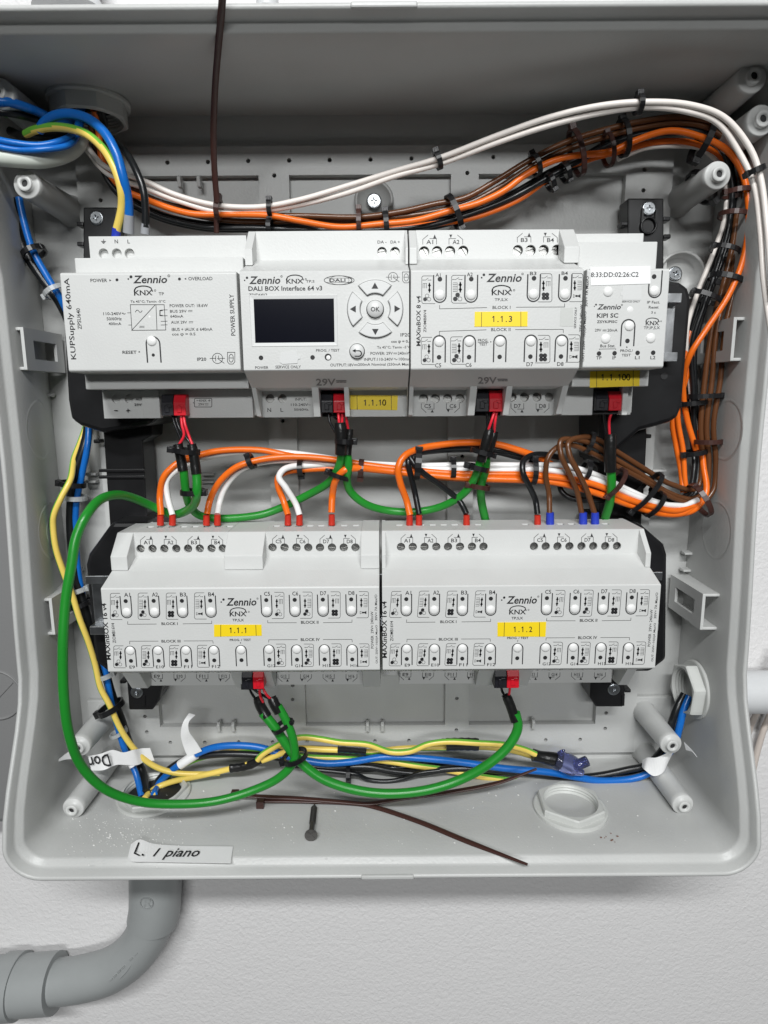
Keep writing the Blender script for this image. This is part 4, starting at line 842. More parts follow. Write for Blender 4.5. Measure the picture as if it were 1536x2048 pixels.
# ================================================================ cables
def pw(px_w, px, py, d): return px_w/2/ppm(px, py, d)
def wire(name, label, pts, w, m, cat='wire', group=None, yg=False, n=12, ends=(), sub=8, phase=0.0, twist=0.6):
    """pts (px, py, depth); w = width in the photograph's pixels at the first point"""
    if group == GT and pts[0][1] < 275: pts = [(pts[0][0]-6, 222, 366)]+pts
    jr = random.Random(len(pts)*131+int(pts[0][0]*7+pts[1][1])); J = .28 if (name == 'wire' and not ends) else .16
    W3 = [P(*q)+Vector((jr.gauss(0, J), jr.gauss(0, J), jr.gauss(0, J)))*(0 if i in (0, len(pts)-1) else 1) for i, q in enumerate(pts)]; r = w/2/ppm(*pts[0])
    mb = MB()
    if yg:
        def mf(t, a): return 1 if ((a+phase+twist*t) % 1.0) < 0.40 else 0
        mb.tube(W3, r, 16, sub=sub, mfun=mf, flat=(0, 1, 0)); o = obj(name, mb, ['yellow', 'ygreen'], origin=W3[0])
    else:
        mb.tube(W3, r, n, sub=sub); o = obj(name, mb, m, origin=W3[0])
    tag(o, label, cat, group)
    for e in ends:                          # (name, material, [(px,py,d),(px,py,d)], width px)
        nm, mm_, ps, ww = e; mb = MB(); q = [P(*a) for a in ps]; rr = ww/2/ppm(*ps[0])
        mb.tube(q, lambda t: rr*(1.0 if t > .12 else .9), 12, sub=6 if len(q) > 2 else 1); obj(nm, mb, mm_, o, bevel=0.25 if len(q) == 2 else 0)
    return o
def fer(x, y0, y1, m, w=13, d=345.8, x1=None): return ('ferrule', m, [(x1 or x, y0, d), (x, y1, d)], w)
# ---- white pair over the top
GT = 'wires bundled along the top and right of the box'
wire('wire', 'upper wire of the white pair arching over the top right', [(150, 262, 368), (172, 290, 369), (210, 332, 369), (290, 361, 369), (350, 388, 369), (430, 411, 369), (520, 414, 369), (600, 399, 368), (700, 369, 365), (800, 339, 361), (875, 317, 356), (1000, 270, 346), (1100, 234, 338), (1200, 212, 330), (1290, 204, 325), (1380, 209, 323), (1450, 236, 322), (1500, 296, 322), (1522, 350, 321), (1532, 450, 317), (1545, 600, 306)], 10.5, 'white', group=GT)
wire('wire', 'lower wire of the white pair arching over the top right', [(154, 268, 371), (178, 305, 371), (215, 348, 371), (290, 377, 371), (370, 407, 371), (440, 423, 371), (530, 421, 371), (610, 408, 370), (700, 385, 367), (790, 355, 363), (880, 327, 358), (1000, 283, 348), (1100, 249, 340), (1200, 223, 332), (1290, 214, 327), (1370, 220, 325), (1435, 248, 325), (1480, 305, 325), (1508, 370, 324), (1520, 460, 320), (1529, 560, 314), (1545, 680, 303)], 10.5, 'white', group=GT)
# ---- brown three
def bro(lab, off, pts, **k): wire('wire', lab, pts, 11.6, 'brown', group=GT, **k)
bf = lambda x: [fer(x, 1025, 1051, 'fer_blue', 17)]
bro('brown wire highest in the top bundle ending in the first blue ferrule', 0, [(185, 270, 372), (215, 330, 374), (300, 395, 375), (420, 425, 375), (520, 430, 374), (620, 432, 373), (720, 434, 371), (800, 424, 370), (870, 410, 369), (930, 396, 368), (990, 362, 367), (1060, 319, 366), (1130, 285, 366), (1200, 262, 366), (1280, 243, 366), (1360, 234, 366), (1430, 247, 366), (1478, 290, 366), (1500, 380, 367), (1494, 480, 368), (1474, 560, 369), (1452, 650, 369), (1440, 760, 369), (1428, 850, 369), (1432, 930, 369), (1424, 985, 368), (1395, 1008, 366), (1345, 996, 362), (1290, 962, 359), (1220, 925, 356), (1170, 900, 353), (1140, 890, 351), (1115, 893, 349), (1096, 915, 347), (1092, 950, 347), (1098, 990, 349), (1099, 1030, 346)], ends=bf(1100))
bro('brown wire second in the top bundle ending in the middle blue ferrule', 0, [(188, 272, 374), (217, 335, 376), (300, 402, 377), (420, 436, 377), (520, 442, 377), (620, 441, 376), (720, 441, 374), (800, 434, 372), (870, 423, 371), (940, 405, 370), (1000, 374, 369), (1060, 336, 368), (1130, 301, 368), (1200, 277, 368), (1280, 256, 368), (1360, 245, 368), (1425, 258, 368), (1466, 300, 368), (1486, 380, 369), (1480, 480, 370), (1460, 560, 371), (1436, 650, 371), (1424, 760, 371), (1414, 850, 371), (1418, 930, 371), (1411, 980, 370), (1385, 998, 368), (1335, 984, 364), (1285, 951, 360), (1225, 915, 357), (1180, 887, 353), (1150, 880, 350), (1122, 882, 347), (1121, 912, 345), (1137, 945, 345), (1154, 985, 347), (1164, 1030, 346)], ends=bf(1166))
bro('brown wire ending in the rightmost blue ferrule of the lower row', 0, [(1475, 420, 371), (1466, 490, 372), (1445, 570, 373), (1424, 650, 373), (1410, 760, 373), (1402, 850, 373), (1404, 930, 373), (1392, 975, 372), (1340, 968, 367), (1290, 938, 362), (1230, 900, 358), (1190, 878, 354), (1165, 875, 351), (1138, 885, 346), (1140, 912, 344), (1156, 945, 344), (1176, 985, 347), (1190, 1030, 346)], ends=bf(1190))
# ---- orange in the top bundle
of = lambda x, y0=1030, y1=1050, **k: [fer(x, y0, y1, 'fer_red', 14, **k)]
wire('wire', 'bright orange wire running in front of the top bundle', [(195, 262, 371), (205, 320, 372), (240, 372, 372), (300, 402, 372), (380, 428, 371), (460, 430, 371), (540, 431, 370), (600, 440, 369), (680, 453, 367), (760, 449, 366), (830, 440, 366), (900, 424, 366), (960, 404, 366), (1010, 380, 365), (1050, 352, 365), (1100, 323, 364), (1150, 311, 364), (1220, 303, 364), (1270, 282, 363), (1340, 263, 363), (1400, 272, 363), (1455, 300, 363), (1485, 350, 363), (1496, 430, 362), (1487, 510, 361), (1458, 590, 360), (1412, 660, 360), (1380, 710, 361), (1368, 760, 368), (1372, 830, 374), (1392, 900, 374)], 12.6, 'orange', group=GT)
wire('wire', 'darker orange wire lying beneath the bright one in the top bundle', [(192, 262, 378), (206, 330, 382), (240, 388, 386), (300, 420, 387), (400, 450, 386), (520, 458, 384), (640, 463, 378), (740, 460, 375), (860, 450, 373), (950, 432, 373), (1040, 398, 373), (1110, 347, 372), (1180, 318, 371), (1250, 300, 371), (1310, 284, 371), (1380, 288, 371), (1440, 312, 373), (1468, 360, 377), (1466, 440, 380), (1440, 530, 382), (1404, 610, 382), (1376, 680, 380), (1366, 740, 374), (1355, 830, 375), (1366, 900, 374), (1372, 960, 373), (1374, 995, 372)], 11.5, 'orange', group=GT)
wire('wire', 'orange wire hanging left of the brown ones beneath the right bracket', [(1385, 700, 377), (1372, 760, 378), (1345, 840, 378), (1352, 890, 378), (1360, 940, 376), (1366, 985, 373)], 12, 'orange', group=GT)
wire('wire', 'pale wire showing under the orange ones at the upper right curve', [(1235, 318, 374), (1290, 298, 373), (1350, 291, 373), (1405, 303, 373), (1445, 345, 374), (1450, 430, 375), (1425, 510, 376), (1395, 590, 376), (1372, 660, 377), (1378, 760, 378), (1390, 850, 378), (1398, 900, 377)], 10, 'white', group=GT)
BL = [('black wire lowest in the top bundle', 0, 0), ('black wire second from the bottom of the top bundle', 5, 3), ('black wire tucked behind the orange ones in the top bundle', -7, 6)]
for lab, dy, dd in BL:
    wire('wire', lab, [(205+dy, 255, 372), (196+dy, 310, 376+dd), (225, 372+dy, 377+dd), (300, 425+dy, 378+dd), (400, 452+dy, 377+dd), (520, 456+dy, 375+dd), (640, 459+dy, 374+dd), (760, 460+dy, 374+dd), (860, 452+dy, 372+dd), (950, 426+dy, 371+dd), (1030, 390+dy, 370+dd), (1100, 352+dy, 369+dd), (1160, 322+dy, 369+dd), (1230, 285+dy, 370+dd), (1310, 262+dy, 370+dd), (1390, 262+dy, 370+dd), (1440+dy, 295, 370+dd), (1462+dy, 360, 371+dd), (1458+dy, 450, 372+dd), (1436+dy, 530, 373+dd), (1406+dy, 610, 374+dd), (1384+dy, 690, 375+dd), (1386+dy, 780, 376+dd), (1390+dy, 860, 376+dd), (1396+dy, 930, 375), (1385+dy, 985, 372), (1350, 1003+dy, 368), (1300, 985+dy, 364)], 11, 'blackw', group=GT)
# ---- middle harness between the rows
GM = 'wires ending in the lower row terminals'
wire('wire', 'orange wire in the first red ferrule of the lower left module', [(322, 1030, 346), (320, 990, 349), (327, 955, 348), (345, 934, 349), (366, 920, 352), (395, 911, 355), (440, 901, 356), (520, 900, 356), (575, 910, 356), (640, 922, 356), (700, 933, 356), (760, 938, 356), (850, 946, 356), (940, 954, 356), (1046, 957, 355), (1110, 962, 355), (1160, 975, 355), (1200, 986, 356), (1250, 1002, 357), (1300, 1018, 358), (1350, 1028, 360), (1390, 1018, 364), (1412, 985, 368), (1408, 930, 372), (1400, 860, 375)], 13, 'orange', group=GM, ends=of(321))
wire('wire', 'white wire in the second red ferrule of the lower left module', [(345, 1030, 346), (336, 990, 350), (334, 962, 350), (350, 943, 351), (372, 930, 354), (410, 915, 359), (480, 905, 359), (560, 904, 359), (640, 914, 359), (720, 926, 358), (838, 930, 357), (942, 930, 356), (1046, 930, 356), (1125, 931, 356), (1160, 938, 356), (1210, 957, 357), (1260, 982, 358), (1310, 1003, 359), (1362, 1014, 361), (1395, 1000, 366)], 12, 'pwhite', group=GM, ends=of(345))
wire('wire', 'orange wire in the third red ferrule of the lower left module', [(414, 1028, 346), (421, 998, 349), (440, 962, 347), (470, 936, 346), (503, 923, 347), (550, 915, 349), (600, 914, 350), (670, 919, 351), (740, 930, 351), (843, 942, 351), (937, 948, 351), (1046, 949, 351), (1111, 954, 351), (1160, 962, 351), (1205, 975, 352), (1250, 995, 353), (1300, 1012, 355), (1350, 1022, 358), (1385, 1012, 364)], 13, 'orange', group=GM, ends=of(413))
wire('wire', 'white wire in the fourth red ferrule of the lower left module', [(435, 1028, 346), (441, 1000, 351), (455, 968, 351), (478, 944, 351), (505, 930, 353), (550, 922, 354), (640, 922, 355), (740, 930, 354), (843, 937, 352), (994, 941, 352), (1085, 940, 352), (1160, 951, 352), (1215, 968, 353), (1265, 990, 355), (1320, 1008, 357), (1370, 1012, 362)], 12, 'pwhite', group=GM, ends=of(435))
wire('wire', 'orange wire in the fifth red ferrule behind the looping white one', [(576, 1030, 346), (566, 1000, 350), (556, 972, 351), (556, 953, 352), (575, 943, 354), (610, 939, 355), (700, 936, 356), (780, 940, 354), (864, 953, 353), (968, 958, 352), (1067, 961, 352), (1125, 968, 352), (1160, 976, 352), (1210, 992, 353), (1262, 1010, 355), (1322, 1026, 357), (1365, 1027, 361), (1395, 1008, 366)], 13, 'orange', group=GM, ends=of(576))
wire('wire', 'white wire looping over into the sixth red ferrule', [(599, 1030, 346), (592, 1008, 348), (572, 976, 346), (559, 954, 346), (564, 940, 347), (582, 933, 350), (610, 930, 353), (700, 928, 356), (800, 934, 357), (900, 937, 357)], 12.5, 'pwhite', group=GM, ends=of(599))
wire('wire', 'orange wire dropping alone into the right ferrule of the left module', [(663, 1025, 346), (664, 990, 348), (671, 960, 344), (688, 941, 342), (712, 935, 344), (760, 941, 348), (850, 950, 350), (950, 957, 350), (1050, 960, 350)], 14, 'orange', group=GM, ends=[fer(663.5, 1029, 1050, 'fer_red', 14)])
wire('wire', 'orange wire curving into the first red ferrule of the lower right module', [(820, 1030, 346), (813, 1000, 348), (800, 965, 345), (797, 935, 344), (808, 913, 346), (835, 899, 350), (880, 890, 354), (930, 885, 356), (990, 889, 357), (1050, 904, 358), (1085, 918, 360), (1120, 940, 364)], 14, 'orange', group=GM, ends=of(819))
wire('wire', 'black wire in the second red ferrule of the lower right module', [(838, 1028, 346), (830, 990, 349), (821, 955, 348), (815, 925, 347), (824, 909, 350), (870, 899, 356), (930, 894, 359), (1000, 899, 360), (1060, 912, 361), (1120, 935, 366)], 12, 'blackw', group=GM, ends=of(838))
wire('wire', 'black wire slanting right into the third red ferrule of the lower right module', [(933, 1028, 346), (920, 1003, 350), (885, 973, 349), (848, 947, 347), (828, 928, 346), (820, 912, 348), (850, 904, 353), (910, 899, 358), (980, 902, 361), (1050, 918, 362)], 12, 'blackw', group=GM, ends=of(933))
wire('wire', 'black wire in the red ferrule next to the blue ferrules', [(1075, 1028, 346), (1071, 1000, 348), (1058, 970, 345), (1046, 945, 344), (1046, 925, 346), (1058, 913, 350), (1085, 908, 356), (1120, 915, 362)], 12, 'blackw', group=GM, ends=of(1075))
wire('wire', 'black wire sagging in a small loop under the orange bundle', [(1118, 965, 362), (1124, 984, 360), (1145, 997, 359), (1180, 1001, 359), (1215, 998, 361), (1240, 985, 366)], 11, 'blackw', group=GM)
# ---- mains wires at the upper left
GU = 'mains wires at the upper left'
wire('wire', 'thick blue wire arching down into the grey ferrule', [(78, 262, 352), (90, 244, 350), (115, 232, 347), (145, 229, 345), (180, 240, 343), (212, 268, 341), (234, 310, 340), (248, 360, 341), (256, 400, 345), (258, 435, 348)], 18.5, 'blue', group=GU, ends=[('ferrule', 'fer_grey', [(258, 430, 347.5), (257, 466, 350)], 22)])
wire('wire', 'yellow and green earth wire curving into a blue ferrule', [(52, 268, 356), (70, 259, 352), (100, 254, 349), (140, 256, 346), (175, 270, 344), (207, 297, 342), (229, 335, 341), (241, 380, 342), (243, 415, 345), (233, 462, 349)], 16, None, yg=True, group=GU, phase=.80, twist=.42, ends=[('ferrule', 'fer_blue', [(233, 456, 348.5), (232, 476, 350)], 18)])
wire('wire', 'black wire curving down right of the blue one into a grey ferrule', [(205, 258, 372), (228, 282, 362), (250, 302, 355), (272, 338, 350), (287, 380, 349), (292, 420, 350), (291, 455, 351)], 14, 'blackw', group=GU, ends=[('ferrule', 'fer_grey', [(291, 448, 351), (290, 468, 352)], 18)])
wire('wire', 'blue wire entering from the left edge beneath the bushing', [(-20, 203, 340), (15, 204, 343), (45, 212, 347), (80, 226, 354), (120, 244, 363), (150, 238, 368), (165, 215, 370)], 18, 'blue', group=GU)
wire('wire', 'black wire just under the blue one at the left edge', [(-20, 222, 343), (20, 226, 347), (60, 236, 354), (110, 250, 364), (160, 240, 370), (175, 215, 372)], 15, 'blackw', group=GU)
wire('wire', 'upper blue wire sagging across the pale sheath at left', [(-20, 276, 340), (30, 288, 341), (80, 289, 343), (125, 280, 348), (150, 264, 358), (158, 235, 368)], 13, 'blue', group=GU)
wire('wire', 'lower blue wire sagging across the pale sheath at left', [(-20, 290, 340), (35, 298, 341), (90, 299, 343), (135, 291, 349), (156, 270, 360), (164, 235, 369)], 12, 'blue', group=GU)
wire('wire', 'faint yellow wire behind the blue ones at the left edge', [(-10, 222, 356), (25, 236, 360), (70, 255, 366), (120, 258, 371), (150, 240, 372)], 11, None, yg=True, group=GU, phase=.5)
wire('wire', 'black wire stub ending under the yellow and green loop', [(20, 262, 360), (40, 272, 358), (58, 270, 357), (100, 272, 362), (150, 255, 368)], 17, 'tape', group=GU)
wire('sheathed_cable', 'pale outer sheath of a cable cut open at upper left', [(-20, 312, 345), (30, 318, 346), (80, 318, 349), (120, 311, 355), (150, 296, 362), (163, 272, 368)], 34, 'sheath', cat='cable')
# ---- left side run
GS = 'wires running down the left side'
wire('wire', 'black wire descending at the left edge behind the boss', [(22, 395, 374), (30, 445, 375), (52, 505, 376), (88, 560, 377), (120, 605, 378), (150, 680, 390), (165, 780, 391), (176, 850, 388), (168, 890, 384), (152, 950, 382), (143, 1010, 381), (142, 1090, 380), (152, 1160, 379), (170, 1220, 378), (188, 1290, 378), (210, 1340, 380), (225, 1390, 381), (243, 1440, 382), (262, 1495, 381), (283, 1545, 376), (292, 1585, 362)], 20, 'blackw', group=GS)
wire('wire', 'blue wire descending beside the black one on the left side', [(38, 395, 372), (46, 440, 372), (66, 500, 373), (98, 560, 374), (122, 600, 376), (155, 680, 388), (172, 780, 389), (178, 850, 385), (173, 890, 382), (162, 950, 381), (154, 1010, 380), (152, 1090, 380), (160, 1160, 380), (177, 1230, 380), (198, 1300, 379), (209, 1340, 377), (222, 1400, 376), (236, 1455, 375), (253, 1505, 373), (272, 1545, 369), (283, 1592, 360)], 14, 'blue', group=GS)
wire('wire', 'yellow and green wire bowing left down the side to the bottom', [(178, 835, 396), (163, 880, 392), (147, 920, 382), (139, 960, 371), (121, 995, 367), (108, 1030, 366), (105, 1052, 366), (112, 1095, 366), (127, 1145, 367), (146, 1190, 369), (160, 1235, 370), (178, 1285, 371), (190, 1330, 371), (201, 1375, 370), (218, 1410, 369), (240, 1455, 369), (268, 1495, 370), (303, 1528, 371), (345, 1545, 372), (400, 1549, 373), (440, 1546, 374)], 12, None, yg=True, group=GS, phase=.50, twist=-.03)
# ---- green bus cables
GG = 'green bus cables looping between the modules'
def sleeve(pts, w): return ('sleeve', 'tape', pts, w)
wire('bus_cable', 'green cable sweeping the big loop round the left side', [(388, 912, 331), (393, 950, 331), (394, 985, 331), (388, 1008, 338), (370, 1023, 347), (345, 1028, 355), (312, 1017, 356), (272, 999, 346), (236, 990, 332), (202, 999, 318), (172, 1030, 306), (153, 1075, 301), (142, 1130, 298), (131, 1200, 295), (126, 1300, 291), (128, 1400, 290), (138, 1470, 292), (163, 1532, 297), (212, 1578, 304), (280, 1604, 312), (350, 1609, 318), (430, 1601, 324), (505, 1582, 328), (560, 1555, 330), (588, 1522, 331), (586, 1482, 331), (572, 1440, 332), (556, 1412, 333)], 18.3, 'green', 'cable', GG, n=20, ends=[sleeve([(383, 888, 331), (388, 912, 331), (393, 948, 330.6)], 20), sleeve([(543, 1395, 334), (550, 1410, 333), (558, 1424, 332.6)], 20.5)])
wire('bus_cable', 'green cable from the power supply sleeve to the display module', [(362, 912, 334), (367, 945, 334), (372, 985, 338), (381, 1013, 346), (402, 1031, 354), (440, 1037, 356), (519, 1031, 357), (557, 1017, 358), (618, 989, 357), (655, 968, 351), (672, 945, 345), (681, 920, 341), (682, 895, 338)], 17, 'green', 'cable', GG, n=18, ends=[sleeve([(355, 888, 334), (361, 912, 334), (366, 942, 333.6)], 20), sleeve([(680, 845, 336), (682, 875, 336), (682, 908, 337.6)], 25)])
wire('bus_cable', 'green cable sagging between the display module and the relay module', [(693, 895, 340), (697, 935, 342), (694, 960, 346), (702, 985, 350), (728, 1006, 352), (770, 1019, 356), (830, 1024, 357), (880, 1014, 355), (918, 994, 350), (942, 970, 346), (955, 940, 342), (963, 912, 339)], 16.5, 'green', 'cable', GG, n=18, ends=[sleeve([(700, 858, 340), (697, 885, 340), (695, 910, 339.6)], 16), sleeve([(980, 858, 337), (972, 885, 337), (962, 922, 338.6)], 20)])
wire('bus_cable', 'green cable dropping from the relay module behind the lower row', [(972, 905, 343), (972, 935, 345), (962, 970, 350), (962, 1000, 356), (970, 1035, 362), (976, 1065, 368)], 17.5, 'green', 'cable', GG, n=18, ends=[sleeve([(988, 862, 341), (982, 885, 341), (973, 912, 342.6)], 20)])
wire('bus_cable', 'short green cable dropping from the narrow right module', [(1221, 930, 345), (1223, 965, 347), (1221, 1000, 352), (1211, 1035, 360), (1204, 1060, 368)], 18, 'green', 'cable', GG, n=18, ends=[sleeve([(1221, 868, 344), (1220, 905, 344), (1221, 943, 345)], 24)])
wire('bus_cable', 'green cable looping along the bottom between the two lower modules', [(525, 1425, 337), (546, 1450, 336), (572, 1488, 335), (597, 1520, 334), (640, 1553, 333), (700, 1578, 332), (770, 1587, 332), (850, 1581, 332), (920, 1560, 333), (980, 1526, 333), (1018, 1490, 334), (1035, 1455, 335), (1031, 1425, 336)], 19, 'green', 'cable', GG, n=20, ends=[sleeve([(516, 1396, 338), (521, 1412, 338), (534, 1434, 336.6)], 21), sleeve([(1012, 1390, 338), (1021, 1412, 337), (1031, 1442, 335.4)], 20)])
# ---- bus connectors with their leads
def connector(px0, px1, py0, py1, d, label, leads_b, leads_r, swap=False, dp=9):
    a = P(px0, py0, d); b = P(px1, py1, d); xm = a.x+(b.x-a.x)*.5
    root = empty('bus_connector', ((a.x+b.x)/2, d+5, b.z), label, 'connector', 'red and black bus plugs')
    for nm, m, x0, x1 in (('black_half', 'conblack', a.x, xm-.08), ('red_half', 'red', xm+.08, b.x)):
        mb = MB(); zz = b.z; h = a.z-b.z
        mb.prism([(d, zz+.2), (d, zz+h*.62), (d+2.2, zz+h), (d+dp, zz+h), (d+dp, zz)], x0, x1)
        w = x1-x0; mb.box(x0+w*.3, x0+w*.68, d-.5, d+.2, zz+h*.15, zz+h*.5); mb.box(x0+w*.50, x0+w*.9, d-.5, d+.2, zz+h*.40, zz+h*.56)
        obj(nm, mb, m, root, bevel=.35)
    for nm, m, lst in (('black_lead', 'blackw', leads_b), ('red_lead', 'lead_red', leads_r)):
        for pts in lst: mb = MB(); q = [P(*p_) for p_ in pts]; mb.tube(q, .75, 8, sub=6); obj(nm, mb, m, root)
connector(320, 372, 789, 832, 331, 'red and black plug under the power supply module', [[(344, 828, 336), (350, 850, 335), (360, 875, 335), (364, 892, 335)], [(350, 828, 337), (358, 855, 336), (376, 880, 333), (384, 892, 333)]], [[(362, 828, 334), (364, 850, 333), (368, 870, 333), (358, 890, 334)], [(367, 828, 334), (370, 848, 332), (378, 872, 332), (386, 892, 331)]])
connector(641, 691, 787, 826, 332, 'red and black plug under the display module left of its yellow label', [[(657, 822, 337), (659, 842, 336), (668, 860, 336), (675, 872, 336)], [(664, 822, 339), (668, 834, 341), (676, 840, 342)]], [[(676, 822, 335), (678, 842, 334), (680, 862, 336)], [(684, 822, 336), (684, 845, 336), (678, 866, 337)], [(690, 822, 338), (694, 845, 338), (697, 862, 340)]])
connector(952, 1005, 781, 824, 332, 'red and black plug under the eight channel relay module', [[(973, 820, 337), (975, 840, 337), (975, 868, 338)], [(980, 822, 339), (982, 845, 340), (980, 872, 341)]], [[(990, 820, 335), (983, 842, 334), (976, 862, 336)], [(994, 820, 336), (990, 845, 336), (988, 868, 340)]])
connector(1193, 1243, 783, 822, 335, 'red and black plug under the narrow module at far right', [[(1207, 820, 341), (1210, 845, 343), (1216, 872, 345)]], [[(1226, 820, 341), (1219, 838, 341), (1219, 872, 344)]])
connector(482, 528, 1340, 1379, 320.5, 'red and black plug under the left module of the lower row', [[(498, 1374, 336), (503, 1386, 337), (514, 1402, 338)], [(504, 1376, 338), (518, 1386, 338), (540, 1398, 336)]], [[(519, 1372, 334), (520, 1390, 333), (526, 1404, 336)], [(524, 1372, 334), (532, 1388, 332), (544, 1400, 334)]])
connector(990, 1038, 1338, 1377, 320.5, 'red and black plug under the right module of the lower row', [[(1002, 1372, 337), (1005, 1384, 338), (1012, 1396, 338)]], [[(1020, 1372, 335), (1019, 1384, 336), (1016, 1396, 338)]])
# ---- bottom harness
GB = 'wires lying along the bottom of the box'
D = 376
Y = lambda pts, dd=0: [(x, y, D+dd) for x, y in pts]
wire('wire', 'yellow and green wire rising from the bottom left locknut into tape', [(290, 1596, 358), (300, 1584, 364), (318, 1572, 370)]+Y([(347, 1562), (402, 1551), (455, 1538), (500, 1528), (530, 1519), (558, 1508), (590, 1500), (650, 1500), (676, 1500)], -4), 12, None, yg=True, group=GB, phase=.50, twist=-.02)
wire('wire', 'yellow and green wire humping above the tape at bottom left', Y([(515, 1520), (526, 1510), (548, 1493), (576, 1480), (607, 1477), (640, 1479), (680, 1485), (735, 1490), (780, 1503), (820, 1502), (855, 1489), (893, 1484), (957, 1486), (1010, 1489), (1050, 1500), (1072, 1509)], -7), 12, None, yg=True, group=GB, phase=.03, twist=.03)
wire('wire', 'yellow and green wire rising behind the white tag at bottom left', [(305, 1588, 362)]+Y([(325, 1563), (356, 1538), (395, 1518), (444, 1505), (493, 1499), (542, 1499), (607, 1498), (676, 1498), (740, 1503), (800, 1497), (850, 1496), (893, 1496), (957, 1494), (1015, 1500), (1068, 1513)], 2), 12, None, yg=True, group=GB, phase=1.0, twist=-.30)
wire('wire', 'yellow and green wire lowest along the bottom at right', Y([(575, 1506), (610, 1513), (680, 1516), (760, 1520), (830, 1531), (900, 1543), (966, 1553), (1031, 1562), (1100, 1570), (1160, 1573), (1210, 1570), (1255, 1562), (1290, 1552)], 1), 12, None, yg=True, group=GB, phase=.02, twist=.06)
for lab, pts in (('first black tape wrap on the yellow wires at bottom left', [(460, 1537), (478, 1535), (500, 1530), (522, 1519)]), ('black tape wrap right of the crossing green cables', [(676, 1492), (704, 1494), (733, 1497)]), ('black tape wrap in the middle of the yellow wires', [(892, 1489), (925, 1488), (957, 1489)])):
    w_ = 17 if 'first' in lab else 25; mb = MB(); mb.tube([P(x, y, D-4.5) for x, y in pts], (lambda t, w_=w_: (w_/6.1*.8, w_/6.1*(1+.05*math.sin(t*30)))), 14, sub=8, flat=(0, 1, 0)); tag(obj('tape_wrap', mb, 'tape'), lab, 'tape')
CP = empty('crimp_cap', P(1110, 1525, 372), 'violet translucent crimp cap with a black sleeve at bottom right', 'connector')
mb = MB(); mb.tube([P(1066, 1510, 371), P(1090, 1515, 371), P(1122, 1521, 371)], lambda t: 4.0-.4*math.sin(t*6), 14, sub=6); obj('sleeve', mb, 'tape', CP)
mb = MB(); a_, b_ = P(1112, 1518, 371), P(1150, 1533, 370); mb.tube([a_, P(1125, 1523, 370), P(1140, 1529, 370), b_], lambda t: (5.2+1.4*math.sin(t*2.6), 6.6-1.8*t), 14, sub=5); mb.tube([P(1120, 1508, 370), P(1126, 1502, 369), P(1130, 1500, 369)], lambda t: 2.0-1.6*t, 10, sub=3); mb.tube([P(1150, 1540, 369), P(1166, 1546, 369)], lambda t: 3.4-1.5*t, 10, sub=3)
obj('cap_body', mb, 'cap', CP)
mb = MB(); ax = (P(1178, 1521, 368)-P(1150, 1533, 370)).normalized(); mb.lathe(P(1148, 1533, 370), ax, [(3.4, 0), (3.3, 9.5), (2.5, 9.6), (2.4, .5)], 18, cap0=True, cap1=False); obj('cap_mouth', mb, 'cap', CP)
wire('wire', 'long blue wire running along the bottom to the right gland', [(308, 1588, 362)]+Y([(318, 1568), (340, 1543), (360, 1529), (392, 1509), (428, 1496), (470, 1491), (520, 1496), (575, 1512), (623, 1524), (656, 1528), (700, 1524), (770, 1514), (835, 1517), (933, 1527), (1008, 1536), (1096, 1543), (1150, 1553), (1200, 1560), (1264, 1558), (1298, 1547)], -3)+[(1322, 1525, 372), (1346, 1490, 370), (1358, 1455, 368), (1366, 1420, 369), (1378, 1392, 372)], 14, 'blue', group=GB)
wire('wire', 'long black wire beneath the blue one at the bottom', [(300, 1590, 362)]+Y([(316, 1562), (337, 1540), (370, 1522), (440, 1508), (540, 1512), (640, 1534), (738, 1534), (786, 1542), (835, 1546), (884, 1540), (933, 1538), (1031, 1545), (1140, 1553), (1200, 1550), (1255, 1539), (1295, 1528)], 0)+[(1322, 1505, 374), (1338, 1478, 372), (1344, 1445, 370), (1354, 1412, 371), (1368, 1388, 374)], 14, 'blackw', group=GB)
wire('wire', 'second black wire hugging the rear edge of the bottom', Y([(600, 1525), (680, 1540), (760, 1536), (840, 1533), (930, 1546), (1031, 1553), (1120, 1560), (1190, 1557), (1250, 1545), (1290, 1535)], 5), 12, 'blackw', group=GB)
wire('wire', 'black wire dipping in a shallow loop under the bottom bundle', Y([(620, 1538), (680, 1545), (715, 1548), (735, 1558), (770, 1563), (805, 1558), (840, 1547), (880, 1541)], -3), 9, 'blackw', group=GB)
wire('wire', 'third black wire half hidden behind the blue one', Y([(590, 1530), (680, 1534), (720, 1526), (780, 1528), (850, 1530), (940, 1540), (1030, 1548)], 8), 13, 'blackw', group=GB)
